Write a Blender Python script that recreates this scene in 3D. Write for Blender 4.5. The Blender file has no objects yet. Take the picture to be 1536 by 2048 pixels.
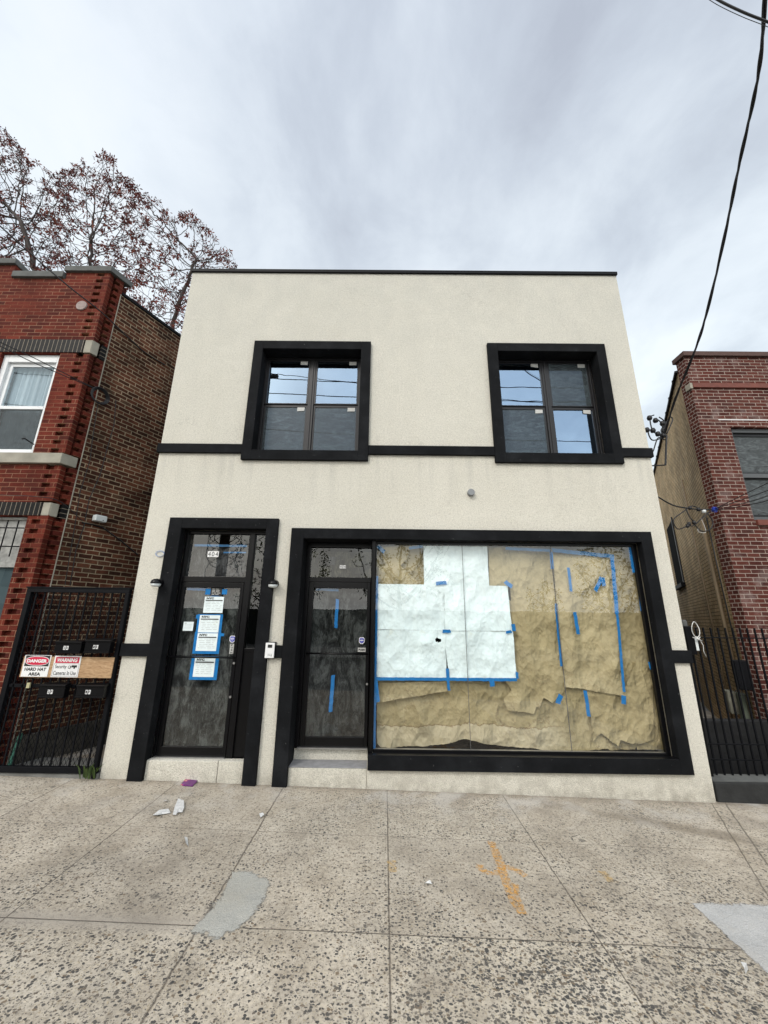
import bpy, bmesh, math, random
import numpy as np
from mathutils import Vector, Matrix, noise
R_=math.radians
scene=bpy.context.scene
COL=scene.collection
# ------------------------------------------------------------------ camera
F=766.11; PIT,ROL,YAW=R_(15.6293),R_(.69178),R_(-.30275); D=5.2; HC=1.9
fwd=Vector((math.sin(YAW)*math.cos(PIT),math.cos(YAW)*math.cos(PIT),math.sin(PIT)))
rgt=Vector((math.cos(YAW),-math.sin(YAW),0)); upv=rgt.cross(fwd)
cr,sr=math.cos(ROL),math.sin(ROL)
CX=cr*rgt+sr*upv; CY=-sr*rgt+cr*upv; CZ=fwd
cam_d=bpy.data.cameras.new('camera'); cam=bpy.data.objects.new('camera',cam_d); COL.objects.link(cam)
cam_d.sensor_fit='HORIZONTAL'; cam_d.sensor_width=36; cam_d.lens=F/1536*36; cam_d.clip_end=500; cam_d.clip_start=.05
cam.matrix_world=Matrix(((CX.x,CY.x,-CZ.x,0),(CX.y,CY.y,-CZ.y,-D),(CX.z,CY.z,-CZ.z,HC),(0,0,0,1)))
scene.camera=cam
CAMP=Vector((0,-D,HC))
def ray(px,py): return ((px-768)/F)*CX+((1024-py)/F)*CY+CZ
def HIT(px,py,p,n):
    d=ray(px,py); t=(Vector(p)-CAMP).dot(Vector(n))/d.dot(Vector(n)); return CAMP+t*d
def AT(px,py,Y=0.): return HIT(px,py,(0,Y,0),(0,1,0))
def gz(x): return -.03+.0219*.25-.0219*x
def GR(px,py): return HIT(px,py,(0,0,gz(0)),Vector((.0219,0,1)))
# ------------------------------------------------------------------ mesh helpers
class MB:
    def __init__(s): s.v=[]; s.f=[]
    def add(s,vs,fs):
        o=len(s.v); s.v+= [tuple(v) for v in vs]; s.f+=[tuple(i+o for i in f) for f in fs]; return s
    def box(s,x0,x1,y0,y1,z0,z1):
        if x0>x1:x0,x1=x1,x0
        if y0>y1:y0,y1=y1,y0
        if z0>z1:z0,z1=z1,z0
        return s.add([(x0,y0,z0),(x1,y0,z0),(x1,y1,z0),(x0,y1,z0),(x0,y0,z1),(x1,y0,z1),(x1,y1,z1),(x0,y1,z1)],
         [(0,3,2,1),(4,5,6,7),(0,1,5,4),(1,2,6,5),(2,3,7,6),(3,0,4,7)])
    def obox(s,o,u,v,w):   # oriented box: origin + three edge vectors
        o=Vector(o);u=Vector(u);v=Vector(v);w=Vector(w)
        P=[o,o+u,o+u+v,o+v,o+w,o+u+w,o+u+v+w,o+v+w]
        return s.add(P,[(0,3,2,1),(4,5,6,7),(0,1,5,4),(1,2,6,5),(2,3,7,6),(3,0,4,7)])
    def prism(s,poly,y0,y1):  # poly = [(x,z)] counter-clockwise seen from -Y
        n=len(poly); a=[(x,y0,z) for x,z in poly]; b=[(x,y1,z) for x,z in poly]
        return s.add(a+b,[tuple(range(n)),tuple(range(2*n-1,n-1,-1))]+[(i,i+n,(i+1)%n+n,(i+1)%n) for i in range(n)])
    def tube(s,pts,r,n=6,caps=True):
        pts=[Vector(p) for p in pts]; m=len(pts)
        rs=r if isinstance(r,(list,tuple)) else [r]*m
        vs=[];prev=None
        for i,p in enumerate(pts):
            t=(pts[min(i+1,m-1)]-pts[max(i-1,0)]); t=t.normalized() if t.length>1e-9 else Vector((0,0,1))
            if prev is None:
                a=Vector((0,0,1)) if abs(t.z)<.9 else Vector((1,0,0)); u=t.cross(a).normalized()
            else:
                u=(prev-t*prev.dot(t)); u=u.normalized() if u.length>1e-6 else t.orthogonal().normalized()
            prev=u; w=t.cross(u)
            for k in range(n):
                an=2*math.pi*k/n; vs.append(p+rs[i]*(math.cos(an)*u+math.sin(an)*w))
        fs=[(i*n+k,i*n+(k+1)%n,(i+1)*n+(k+1)%n,(i+1)*n+k) for i in range(m-1) for k in range(n)]
        if caps: fs+= [tuple(range(n-1,-1,-1)),tuple((m-1)*n+k for k in range(n))]
        return s.add(vs,fs)
    def lathe(s,prof,c,axis='Y',n=20):  # prof [(r,h)] along axis
        vs=[];m=len(prof)
        for r,h in prof:
            for k in range(n):
                a=2*math.pi*k/n; p={'Y':(r*math.cos(a),h,r*math.sin(a)),'Z':(r*math.cos(a),r*math.sin(a),h)}[axis]
                vs.append((c[0]+p[0],c[1]+p[1],c[2]+p[2]))
        fs=[(i*n+k,i*n+(k+1)%n,(i+1)*n+(k+1)%n,(i+1)*n+k) for i in range(m-1) for k in range(n)]
        fs+=[tuple(range(n-1,-1,-1)),tuple((m-1)*n+k for k in range(n))]
        return s.add(vs,fs)
    def build(s,name,mat,parent=None,smooth=False,bevel=0,origin=None,solid=0):
        vs=np.array(s.v,dtype=float)
        if parent is not None: o=np.array(WL(parent))
        elif origin is not None: o=np.array(origin,dtype=float)
        else: o=np.array([(vs[:,0].min()+vs[:,0].max())/2,(vs[:,1].min()+vs[:,1].max())/2,vs[:,2].min()])
        me=bpy.data.meshes.new(name); me.from_pydata((vs-o).tolist(),[],s.f); me.update()
        ob=bpy.data.objects.new(name,me); COL.objects.link(ob)
        if parent is not None: ob.parent=parent; LOC[ob.name]=tuple(o)
        else: ob.location=tuple(o); LOC[ob.name]=tuple(o)
        if mat: me.materials.append(mat)
        bm=bmesh.new(); bm.from_mesh(me); bmesh.ops.recalc_face_normals(bm,faces=bm.faces[:]) if not (solid==-1 or len(s.f)==1) else None; bm.to_mesh(me); bm.free()
        if smooth:
            for p in me.polygons: p.use_smooth=True
        if bevel:
            m=ob.modifiers.new('bevel','BEVEL'); m.width=bevel; m.segments=2; m.limit_method='ANGLE'
        return ob
LOC={}
def WL(o): return LOC[o.name]
def tag(o,label=None,cat=None,group=None,kind=None):
    if label:o['label']=label
    if cat:o['category']=cat
    if group:o['group']=group
    if kind:o['kind']=kind
    return o
def empty(name,loc,label,cat,group=None):
    o=bpy.data.objects.new(name,None); COL.objects.link(o); o.location=loc; o.empty_display_size=.1; LOC[o.name]=tuple(loc)
    return tag(o,label,cat,group)
def text_mb(body,x0,z0,x1,z1,y,depth=.002,bold=0.0,face=None,fit=True,shear=0):
    """letters as a mesh standing in the XZ plane, filling the given box"""
    cu=bpy.data.curves.new('t','FONT'); cu.body=body; cu.size=1; cu.extrude=0; cu.offset=bold; cu.shear=shear
    cu.resolution_u=3
    ob=bpy.data.objects.new('t',cu); COL.objects.link(ob)
    dg=bpy.context.evaluated_depsgraph_get(); me=bpy.data.meshes.new_from_object(ob.evaluated_get(dg))
    vs=np.array([v.co[:] for v in me.vertices]); fs=[tuple(p.vertices) for p in me.polygons]
    bpy.data.objects.remove(ob); bpy.data.curves.remove(cu); bpy.data.meshes.remove(me)
    mn=vs.min(0); mx=vs.max(0); sc=(mx-mn)
    m=MB(); out=[]
    for v in vs:
        u=(v[0]-mn[0])/sc[0]; w=(v[1]-mn[1])/sc[1]
        out.append((x0+u*(x1-x0),y,z0+w*(z1-z0)))
    m.add(out,[f for f in fs]); return m
# ------------------------------------------------------------------ shader helpers
class SH:
    def __init__(s,name):
        s.m=bpy.data.materials.new(name); s.m.use_nodes=True; s.t=s.m.node_tree; s.t.nodes.clear()
        s.out=s.n('ShaderNodeOutputMaterial')
    def n(s,typ,_in=None,**kw):
        nd=s.t.nodes.new(typ)
        for k,v in kw.items(): setattr(nd,k,v)
        for k,v in (_in or {}).items(): s.set(nd.inputs[k],v)
        return nd
    def set(s,sock,v):
        if hasattr(v,'is_linked') or isinstance(v,bpy.types.NodeSocket): s.t.links.new(v,sock)
        else:
            try: sock.default_value=v
            except Exception: sock.default_value=(*v,1)
    def math(s,op,a,b=0.,c=0.,clamp=False):
        nd=s.n('ShaderNodeMath',operation=op,use_clamp=clamp); s.set(nd.inputs[0],a); s.set(nd.inputs[1],b); s.set(nd.inputs[2],c); return nd.outputs[0]
    def noise(s,vec,scale,detail=4,rough=.55,dist=0.,out='Fac'):
        nd=s.n('ShaderNodeTexNoise',{'Scale':scale,'Detail':detail,'Roughness':rough,'Distortion':dist,'Vector':vec}); return nd.outputs[out]
    def ramp(s,fac,stops,interp='LINEAR'):
        nd=s.n('ShaderNodeValToRGB'); r=nd.color_ramp; r.interpolation=interp
        while len(r.elements)<len(stops): r.elements.new(.5)
        for e,(p,c) in zip(r.elements,stops): e.position=p; e.color=(*c,1) if not isinstance(c,(int,float)) else (c,c,c,1)
        s.set(nd.inputs[0],fac); return nd.outputs[0]
    def mix(s,fac,a,b,mode='MIX'):
        nd=s.n('ShaderNodeMix',data_type='RGBA',blend_type=mode); s.set(nd.inputs[0],fac); s.set(nd.inputs[6],a); s.set(nd.inputs[7],b); return nd.outputs[2]
    def pos(s): return s.n('ShaderNodeNewGeometry').outputs['Position']
    def sep(s,v): nd=s.n('ShaderNodeSeparateXYZ',{0:v}); return nd.outputs[0],nd.outputs[1],nd.outputs[2]
    def comb(s,x,y,z): return s.n('ShaderNodeCombineXYZ',{0:x,1:y,2:z}).outputs[0]
    def scalev(s,v,sc): nd=s.n('ShaderNodeVectorMath',operation='MULTIPLY'); s.set(nd.inputs[0],v); nd.inputs[1].default_value=sc; return nd.outputs[0]
    def bump(s,h,strength=.5,dist=.01,normal=None):
        nd=s.n('ShaderNodeBump',{'Strength':strength,'Distance':dist,'Height':h})
        if normal is not None: s.set(nd.inputs['Normal'],normal)
        return nd.outputs[0]
    def pbr(s,col,rough=.7,normal=None,metal=0.,spec=.5,alpha=None,**kw):
        nd=s.n('ShaderNodeBsdfPrincipled'); s.set(nd.inputs['Base Color'],col); s.set(nd.inputs['Roughness'],rough); s.set(nd.inputs['Metallic'],metal)
        s.set(nd.inputs['Specular IOR Level'],spec)
        if normal is not None: s.set(nd.inputs['Normal'],normal)
        if alpha is not None: s.set(nd.inputs['Alpha'],alpha)
        for k,v in kw.items(): s.set(nd.inputs[k],v)
        s.t.links.new(nd.outputs[0],s.out.inputs[0]); return s.m
def G(v,a=None): return (v,v,v,1)
def C(r,g,b): return (r,g,b,1)
def simple(name,col,rough=.6,metal=0.,var=.15,scale=8,bumpd=.001,bscale=60,spec=.5):
    s=SH(name); p=s.pos(); n=s.noise(p,scale,5); c=s.mix(s.ramp(n,[(.3,1-var),(.7,1+var)]),(0,0,0,1),C(*col))
    c=s.mix(1.,C(*col),s.ramp(n,[(.3,(1-var,)*3),(.7,(1.,1.,1.))]),'MULTIPLY')
    nb=s.noise(p,bscale,3); return s.pbr(c,rough,s.bump(nb,.5,bumpd),metal,spec)
def stucco_mat():
    s=SH('stucco'); p=s.pos()
    big=s.noise(s.scalev(p,(1.,1.,.45)),.9,5,.6); mid=s.noise(p,9,4,.6); fine=s.noise(p,85,3,.7); mottle=s.noise(s.scalev(p,(1.6,1.6,.9)),2.2,6,.65)
    x,y,z=s.sep(p)
    c=s.ramp(big,[(.36,(.695,.665,.58)),(.5,(.72,.69,.605)),(.64,(.74,.71,.625))])
    c=s.mix(s.ramp(mid,[(.42,.05),(.62,0.)]),c,C(.53,.50,.43))
    dirt_shade=s.math('MULTIPLY',s.ramp(mottle,[(.36,.38),(.62,.62)]),s.ramp(s.math('DIVIDE',z,8.),[(.45,.12),(.93,1.)]))  # mottled grime, darkened with height to paint in the light falloff
    c=s.mix(dirt_shade,c,C(.52,.515,.47))
    low=s.math('MULTIPLY',s.ramp(s.noise(p,7,5),[(.40,.15),(.60,.70)]),s.ramp(s.math('DIVIDE',s.math('ADD',z,.1),.35),[(0.,1.),(1.,0.)]))
    hair=s.noise(p,.9,8,.6,dist=.3); hl=s.math('MULTIPLY',s.ramp(s.math('ABSOLUTE',s.math('SUBTRACT',hair,.5)),[(0.,.35),(.0022,0.)]),s.ramp(s.noise(p,.8,2),[(.52,0.),(.58,1.)])); c=s.mix(hl,c,C(.38,.36,.32))
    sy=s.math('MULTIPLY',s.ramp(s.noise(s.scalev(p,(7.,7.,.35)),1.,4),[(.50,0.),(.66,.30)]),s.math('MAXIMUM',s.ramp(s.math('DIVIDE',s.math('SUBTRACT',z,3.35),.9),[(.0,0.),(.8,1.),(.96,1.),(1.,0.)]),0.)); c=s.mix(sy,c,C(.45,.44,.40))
    c=s.mix(low,c,C(.33,.30,.25))
    sp=s.ramp(fine,[(.36,(.60,.60,.59)),(.50,(.97,.97,.97)),(.64,(1.10,1.10,1.10))]); c=s.mix(.62,c,sp,'MULTIPLY'); c=s.mix(.5,c,s.ramp(s.noise(p,34,4,.65),[(.38,(.86,.86,.85)),(.6,(1.06,1.06,1.06))]),'MULTIPLY')
    h=s.math('ADD',fine,s.math('MULTIPLY',s.noise(p,2.2,3),1.6)); nrm=s.bump(h,1.,.014)
    return s.pbr(c,.92,nrm,spec=.2)
def trim_mat():
    s=SH('black_trim'); p=s.pos(); big=s.noise(p,2.2,5,.65); fine=s.noise(p,70,3)
    c=s.ramp(big,[(.38,(.0045,.0050,.0060)),(.52,(.0072,.0078,.0092)),(.66,(.013,.014,.016))])
    chip=s.ramp(s.noise(p,23,4,.7),[(.69,0.),(.705,.6)]); c=s.mix(chip,c,C(.15,.15,.15))
    return s.pbr(c,.8,s.bump(fine,.6,.003),spec=.12)
def brick_mat(name,ustops,mort,along=None,bw=.213,rh=.068,ms=.0055,mort2=None,off=.5,wob=.004,bumps=1.,dirt_shade=.25,rough=.85,extra=None,zoff=0.,smooth=.15):
    s=SH(name); p=s.pos(); x,y,z=s.sep(p)
    if along is None: u=x
    else:
        nd=s.n('ShaderNodeVectorMath',operation='DOT_PRODUCT'); s.set(nd.inputs[0],p); nd.inputs[1].default_value=along; u=nd.outputs['Value']
    wx=s.math('MULTIPLY',s.math('SUBTRACT',s.noise(p,7,3),.5),wob*2); wz=s.math('MULTIPLY',s.math('SUBTRACT',s.noise(s.scalev(p,(1.3,1.1,.9)),5,3),.5),wob*2)
    vec=s.comb(s.math('ADD',u,wx),s.math('ADD',s.math('ADD',z,wz),zoff),0.)
    b=s.n('ShaderNodeTexBrick',{'Vector':vec,'Color1':G(0.),'Color2':G(1.),'Mortar':G(.5),'Scale':1.,'Mortar Size':ms,'Mortar Smooth':smooth,'Bias':0.,'Brick Width':bw,'Row Height':rh},offset=off,offset_frequency=2,squash=1.,squash_frequency=2)
    rnd=s.math('ADD',s.math('MULTIPLY',b.outputs[0],.75),s.math('MULTIPLY',s.noise(p,14,4,.6),.3))
    c=s.ramp(rnd,ustops)
    sp=s.noise(p,60,4,.7); c=s.mix(.7,c,s.ramp(sp,[(.38,(.62,.60,.58)),(.58,(1.08,1.08,1.08))]),'MULTIPLY')
    m=C(*mort)
    if mort2: m=s.mix(s.ramp(s.noise(p,1.2,4),[(.4,0.),(.6,1.)]),C(*mort),C(*mort2))
    c=s.mix(b.outputs[1],c,m)
    st=s.ramp(s.noise(p,1.7,5,.65),[(.38,(1-dirt_shade*1.6,)*3),(.62,(1.,1.,1.))]); c=s.mix(1.,c,st,'MULTIPLY')
    if extra: c=extra(s,p,c,b)
    h=s.math('ADD',s.math('MULTIPLY',s.math('SUBTRACT',1.,b.outputs[1]),1.),s.math('MULTIPLY',sp,.35))
    return s.pbr(c,rough,s.bump(h,1.*bumps,.007),spec=.12)
def glass_mat(name,ior=1.5,tint=(1,1,1),refl=(1,1,1),base=0.,rough=0.):
    s=SH(name); bf=s.n('ShaderNodeNewGeometry').outputs['Backfacing']; fr=s.n('ShaderNodeFresnel',{'IOR':s.math('MULTIPLY_ADD',bf,1/ior-ior,ior)}); f=s.math('ADD',fr.outputs[0],base,clamp=True)
    p=s.pos(); nb=s.bump(s.noise(p,1.6,2),.25,.004)
    g=s.n('ShaderNodeBsdfGlossy',{'Color':C(*refl),'Roughness':rough,'Normal':nb}); tr=s.n('ShaderNodeBsdfTransparent',{'Color':C(*tint)})
    mx=s.n('ShaderNodeMixShader'); s.set(mx.inputs[0],f); s.set(mx.inputs[1],tr.outputs[0]); s.set(mx.inputs[2],g.outputs[0])
    s.t.links.new(mx.outputs[0],s.out.inputs[0]); return s.m
def screen_mat(name,col=(.032,.046,.052),op=.70,seed=0.):
    s=SH(name); p=s.pos(); x,y,z=s.sep(p)
    q=s.comb(s.math('ADD',x,seed),0.,z)
    w=s.noise(s.scalev(q,(1.,1.,2.6)),5.5,3,.5,dist=1.6)
    c=s.ramp(w,[(.3,tuple(v*.55 for v in col)),(.5,col),(.72,tuple(v*2.1 for v in col))])
    d=s.n('ShaderNodeBsdfPrincipled',{'Base Color':c,'Roughness':.6}); tr=s.n('ShaderNodeBsdfTransparent'); mx=s.n('ShaderNodeMixShader',{0:op}); s.set(mx.inputs[1],tr.outputs[0]); s.set(mx.inputs[2],d.outputs[0])
    s.t.links.new(mx.outputs[0],s.out.inputs[0]); return s.m
def crumple(s,q,k=1.):
    nn=s.n('ShaderNodeTexNoise',{'Vector':q,'Scale':2.2*k,'Detail':3.}); dv=s.n('ShaderNodeVectorMath',operation='MULTIPLY_ADD'); s.set(dv.inputs[0],nn.outputs['Color']); dv.inputs[1].default_value=(.13,0,.13); s.set(dv.inputs[2],q)
    h=None
    for sc,w in ((2.4*k,1.2),(6.3*k,.55),(16.*k,.20),(38.*k,.06)):
        v=s.n('ShaderNodeTexVoronoi',{'Vector':s.scalev(dv.outputs[0],(1.,1.,.72)),'Scale':sc,'Randomness':1.}); t=s.math('MULTIPLY',v.outputs['Distance'],w); h=t if h is None else s.math('ADD',h,t)
    return h
def kraft_mat(name,a=(.33,.255,.125),seed=0.,wet=False):
    s=SH(name); p=s.pos(); x,y,z=s.sep(p); q=s.comb(s.math('ADD',x,seed),0.,z)
    n=s.noise(q,2.3,6,.62); n2=s.noise(s.scalev(q,(1.,1.,1.4)),11,5,.6,dist=1.)
    c=s.ramp(n,[(.38,tuple(v*.90 for v in a)),(.5,a),(.62,tuple(min(1,v*1.08) for v in a))])
    c=s.mix(s.ramp(n2,[(.38,.12),(.52,0.)]),c,C(a[0]*.62,a[1]*.6,a[2]*.55))
    cn=s.noise(q,1.55,7,.68,dist=.4); line=s.ramp(s.math('ABSOLUTE',s.math('SUBTRACT',cn,.5)),[(0.,1.),(.007,.85),(.013,0.)])
    mask=s.math('MULTIPLY',s.ramp(s.noise(q,1.1,2),[(.50,0.),(.58,.40)]),s.ramp(s.math('DIVIDE',z,2.),[(.45,1.),(.75,0.)]))
    c=s.mix(s.math('MULTIPLY',line,mask),c,C(.09,.05,.018))
    pale=s.math('MULTIPLY',s.ramp(s.math('SUBTRACT',cn,.5),[(.0,0.),(.02,.3)]),mask); c=s.mix(pale,c,C(.46,.43,.33))
    if wet:
        ed=s.math('ADD',s.math('MULTIPLY',s.math('SUBTRACT',s.noise(s.comb(x,0.,0.),1.3,3),.5),.22),s.math('MULTIPLY',s.math('SUBTRACT',s.noise(q,16.,4,.7),.5),.09)); d=s.math('SUBTRACT',z,s.math('ADD',ed,.60))
        mx=s.ramp(s.math('DIVIDE',x,4.),[(.50,1.),(.60,0.)]); c=s.mix(s.math('MULTIPLY',s.math('MULTIPLY',s.ramp(s.math('MULTIPLY_ADD',d,2.,.5),[(.485,.55),(.5,0.)]),mx),.8),c,C(.56,.51,.38)); c=s.mix(s.math('MULTIPLY',s.ramp(s.math('ABSOLUTE',d),[(.002,.75),(.008,0.)]),mx),c,C(.14,.08,.03))
    h=crumple(s,q); return s.pbr(c,.6,s.bump(h,1.,.088),spec=.3)
def paper_mat(name,a=(.80,.90,.885),bd=.012):
    s=SH(name); p=s.pos(); x,y,z=s.sep(p); q=s.comb(x,0.,z)
    n=s.noise(q,3.1,5,.6,dist=1.); c=s.ramp(n,[(.42,tuple(v*.92 for v in a)),(.55,a)])
    st=s.ramp(s.noise(q,5.,5,.7),[(.60,0.),(.72,.35)]); c=s.mix(st,c,C(.62,.62,.45))
    h=crumple(s,q,1.15)
    return s.pbr(c,.6,s.bump(h,1.,bd),spec=.2)
def film_mat(name,lo=(.008,.010,.009),hi=(.085,.095,.088),seed=0.,rough=.38):
    s=SH(name); p=s.pos(); x,y,z=s.sep(p); q=s.comb(s.math('ADD',x,seed),0.,z)
    a=s.noise(s.scalev(q,(1.5,1.,.7)),3.3,7,.66,dist=1.2); b=s.noise(s.scalev(q,(3.,1.,1.)),9,6,.7,dist=2.)
    f=s.math('MULTIPLY',s.math('ADD',s.math('MULTIPLY',a,.7),s.math('MULTIPLY',b,.45)),1.)
    c=s.ramp(f,[(.49,lo),(.57,tuple((u+v)/3.2 for u,v in zip(lo,hi))),(.66,hi)])
    h=s.math('ADD',a,s.math('MULTIPLY',b,.6)); return s.pbr(c,rough,s.bump(h,1.,.15),spec=.4)
# --- brick palettes
GAP_L=Vector((.477,1,0)).normalized(); GAP_R=Vector((.592,1,0)).normalized()
ZL=.0
RED=[(.15,(.08,.016,.012)),(.4,(.135,.024,.015)),(.6,(.165,.032,.019)),(.8,(.125,.026,.017)),(.95,(.065,.018,.014))]
m_red=brick_mat('red_face_brick',RED,(.22,.078,.043),mort2=(.38,.22,.14),dirt_shade=.22,ms=.0036)
m_reds=brick_mat('red_return_brick',RED,(.22,.078,.043),along=tuple(GAP_L),mort2=(.38,.22,.14),dirt_shade=.22,ms=.0036)
m_brown=brick_mat('brown_common_brick',[(.1,(.045,.021,.014)),(.3,(.09,.036,.022)),(.55,(.145,.053,.031)),(.75,(.20,.078,.045)),(.92,(.11,.068,.045))],(.46,.36,.24),along=tuple(GAP_L),bw=.185,ms=.0075,wob=.010,dirt_shade=.38,smooth=.35)
def whit(s,p,c,b):
    w=s.ramp(s.noise(p,2.4,6,.7),[(.52,0.),(.72,.35)]); return s.mix(w,c,C(.42,.36,.34))
RR=[(.1,(.06,.018,.015)),(.4,(.098,.029,.022)),(.6,(.125,.040,.030)),(.8,(.095,.034,.028)),(.95,(.055,.024,.021))]
m_wine=brick_mat('wine_face_brick',RR,(.38,.31,.265),ms=.0055,extra=whit,dirt_shade=.1,zoff=.02)
m_wines=brick_mat('wine_return_brick',RR,(.40,.33,.29),along=(0,1,0),bw=.11,ms=.006,dirt_shade=.15,zoff=.02)
m_tan=brick_mat('tan_painted_brick',[(.1,(.70,.50,.27)),(.5,(.77,.56,.31)),(.9,(.82,.62,.36))],(.24,.155,.08),along=tuple(GAP_R),ms=.0075,wob=.008,dirt_shade=.22,rough=.75,bumps=1.5,smooth=.3)
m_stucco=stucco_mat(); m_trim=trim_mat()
m_black=simple('black_metal',(.004,.004,.005),.28,.0,.3,6,.0008,40,spec=.22)
m_blackm=simple('matt_black_paint',(.0045,.005,.007),.55,.0,.4,9,.002,40,spec=.12)
m_bronze=simple('dark_bronze_frame',(.012,.0115,.0135),.4,.2,.2,9,.0006,30)
m_dark=simple('dark_interior',(.004,.004,.004),.9,spec=.05)
m_concrete=simple('grey_concrete',(.20,.20,.19),.9,0,.45,5,.006,30)
m_coping=simple('weathered_coping',(.13,.135,.13),.9,0,.5,4,.006,28)
m_lime=simple('limestone_sill',(.36,.34,.28),.9,0,.4,3.5,.005,25)
m_terra=simple('terracotta',(.17,.045,.028),.7,0,.35,6,.004,25)
m_soldier=None
m_white=simple('white_vinyl',(.74,.76,.77),.4,0,.08,5,.0005)
m_greyw=simple('weathered_white_board',(.42,.42,.40),.8,0,.5,14,.004,60)
m_wht=simple('white_plastic',(.66,.70,.70),.4,0,.1,9,.0005)
m_sticker=simple('white_sticker',(.52,.52,.50),.6,0,.15,30,.0005)
m_tape=simple('blue_masking_tape',(.005,.17,.46),.6,0,.22,22,.0022,45,spec=.3)
m_tapec=simple('hazed_blue_tape',(.04,.17,.36),.6,0,.35,22,.0022,45,spec=.3)  # paler tape copy, sky reflection painted into its colour
m_step=simple('painted_step',(.30,.30,.31),.75,0,.3,12,.004,50)
m_alu=simple('aluminium',(.5,.5,.5),.35,.9,.2,12,.0005)
m_grey=simple('grey_cap',(.22,.23,.24),.5,0,.1)
m_ink=simple('black_ink',(.012,.012,.012),.6,0,.05)
m_inkg=simple('grey_ink',(.30,.31,.31),.6,0,.05)
m_redink=simple('sign_red',(.55,.012,.055),.45,0,.1)
m_signw=simple('sign_white',(.78,.78,.78),.4,0,.06)
m_ply=None
m_cable=simple('black_cable',(.006,.006,.008),.5,0,.2)
m_copper=simple('grey_wire',(.10,.10,.10),.5,0,.2)
m_wcable=simple('white_cable',(.62,.62,.60),.5,0,.1)
m_bluei=simple('blue_insulator',(.02,.06,.45),.4,0,.2)
m_kraft=[kraft_mat('kraft_paper_%d'%i,a,i*3.7,i==0) for i,a in enumerate([(.345,.29,.155),(.40,.34,.195),(.37,.313,.173),(.355,.298,.162)])]
m_paper=paper_mat('white_paper',(.73,.85,.855),.045); m_perm=paper_mat('permit_paper',(.74,.82,.83),.002)
m_film=film_mat('dark_plastic_film',hi=(.17,.19,.18)); m_film2=film_mat('dark_plastic_film_b',lo=(.007,.0085,.008),hi=(.13,.145,.14),seed=5.)
m_film3=film_mat('grey_plastic_film',lo=(.03,.033,.036),hi=(.16,.17,.175),seed=2.)
m_film4=film_mat('crumpled_brown_film',lo=(.006,.007,.005),hi=(.19,.19,.13),seed=8.,rough=.3)
m_glass=glass_mat('clear_glass',1.5,(.995,.995,.995),(1,1,1),.03)
m_low=glass_mat('coated_glass',1.6,(.55,.62,.65),(.45,.61,.82),.40)
m_lowd=glass_mat('coated_glass_dim',1.6,(.55,.6,.62),(.55,.74,.86),.07)
m_screen=screen_mat('insect_screen'); m_screen2=screen_mat('insect_screen_grey',(.06,.068,.07),.8,4.)
m_curt=simple('white_curtain',(.42,.47,.50),.9,0,.15,4,.01,9)
m_bark=simple('bark',(.05,.038,.034),.9,0,.4,12,.01,30)
m_seed=None
def seed_mat():
    s=SH('dry_red_seeds'); r=s.n('ShaderNodeObjectInfo'); p=s.pos(); n=s.noise(p,1.9,3)
    c=s.ramp(n,[(.38,(.09,.035,.032)),(.5,(.155,.045,.042)),(.62,(.21,.075,.05))]); return s.pbr(c,.8,spec=.2)
m_seed=seed_mat()
def leaf_mat(name,c0,c1):
    s=SH(name); p=s.pos(); return s.pbr(s.ramp(s.noise(p,6,3),[(.35,c0),(.65,c1)]),.6,spec=.3)
m_leaf=leaf_mat('green_leaf',(.03,.055,.015),(.09,.13,.03))
def ply_mat():
    s=SH('plywood'); p=s.pos(); w=s.noise(s.scalev(p,(1.2,1.,6.)),4.5,5,.6,dist=2.8)
    c=s.ramp(w,[(.3,(.22,.12,.055)),(.5,(.40,.25,.13)),(.7,(.50,.34,.20))]); return s.pbr(c,.6,s.bump(w,.3,.003))
m_ply=ply_mat()
def soldier_mat(name,along,u0=0.):
    s=SH(name); p=s.pos()
    nd=s.n('ShaderNodeVectorMath',operation='DOT_PRODUCT'); s.set(nd.inputs[0],p); nd.inputs[1].default_value=along
    u=s.math('FRACT',s.math('DIVIDE',nd.outputs['Value'],.0685)); m=s.math('LESS_THAN',s.math('ABSOLUTE',s.math('SUBTRACT',u,.5)),.045)
    n=s.noise(p,18,3); c=s.mix(m,s.ramp(n,[(.35,(.003,.003,.003)),(.7,(.012,.011,.011))]),C(.26,.22,.17)); return s.pbr(c,.55,s.bump(m,-.5,.005),spec=.15)
m_sold=soldier_mat('black_soldier_brick',(1,0,0)); m_solds=soldier_mat('black_brick_return',(0,0,1))

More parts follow.
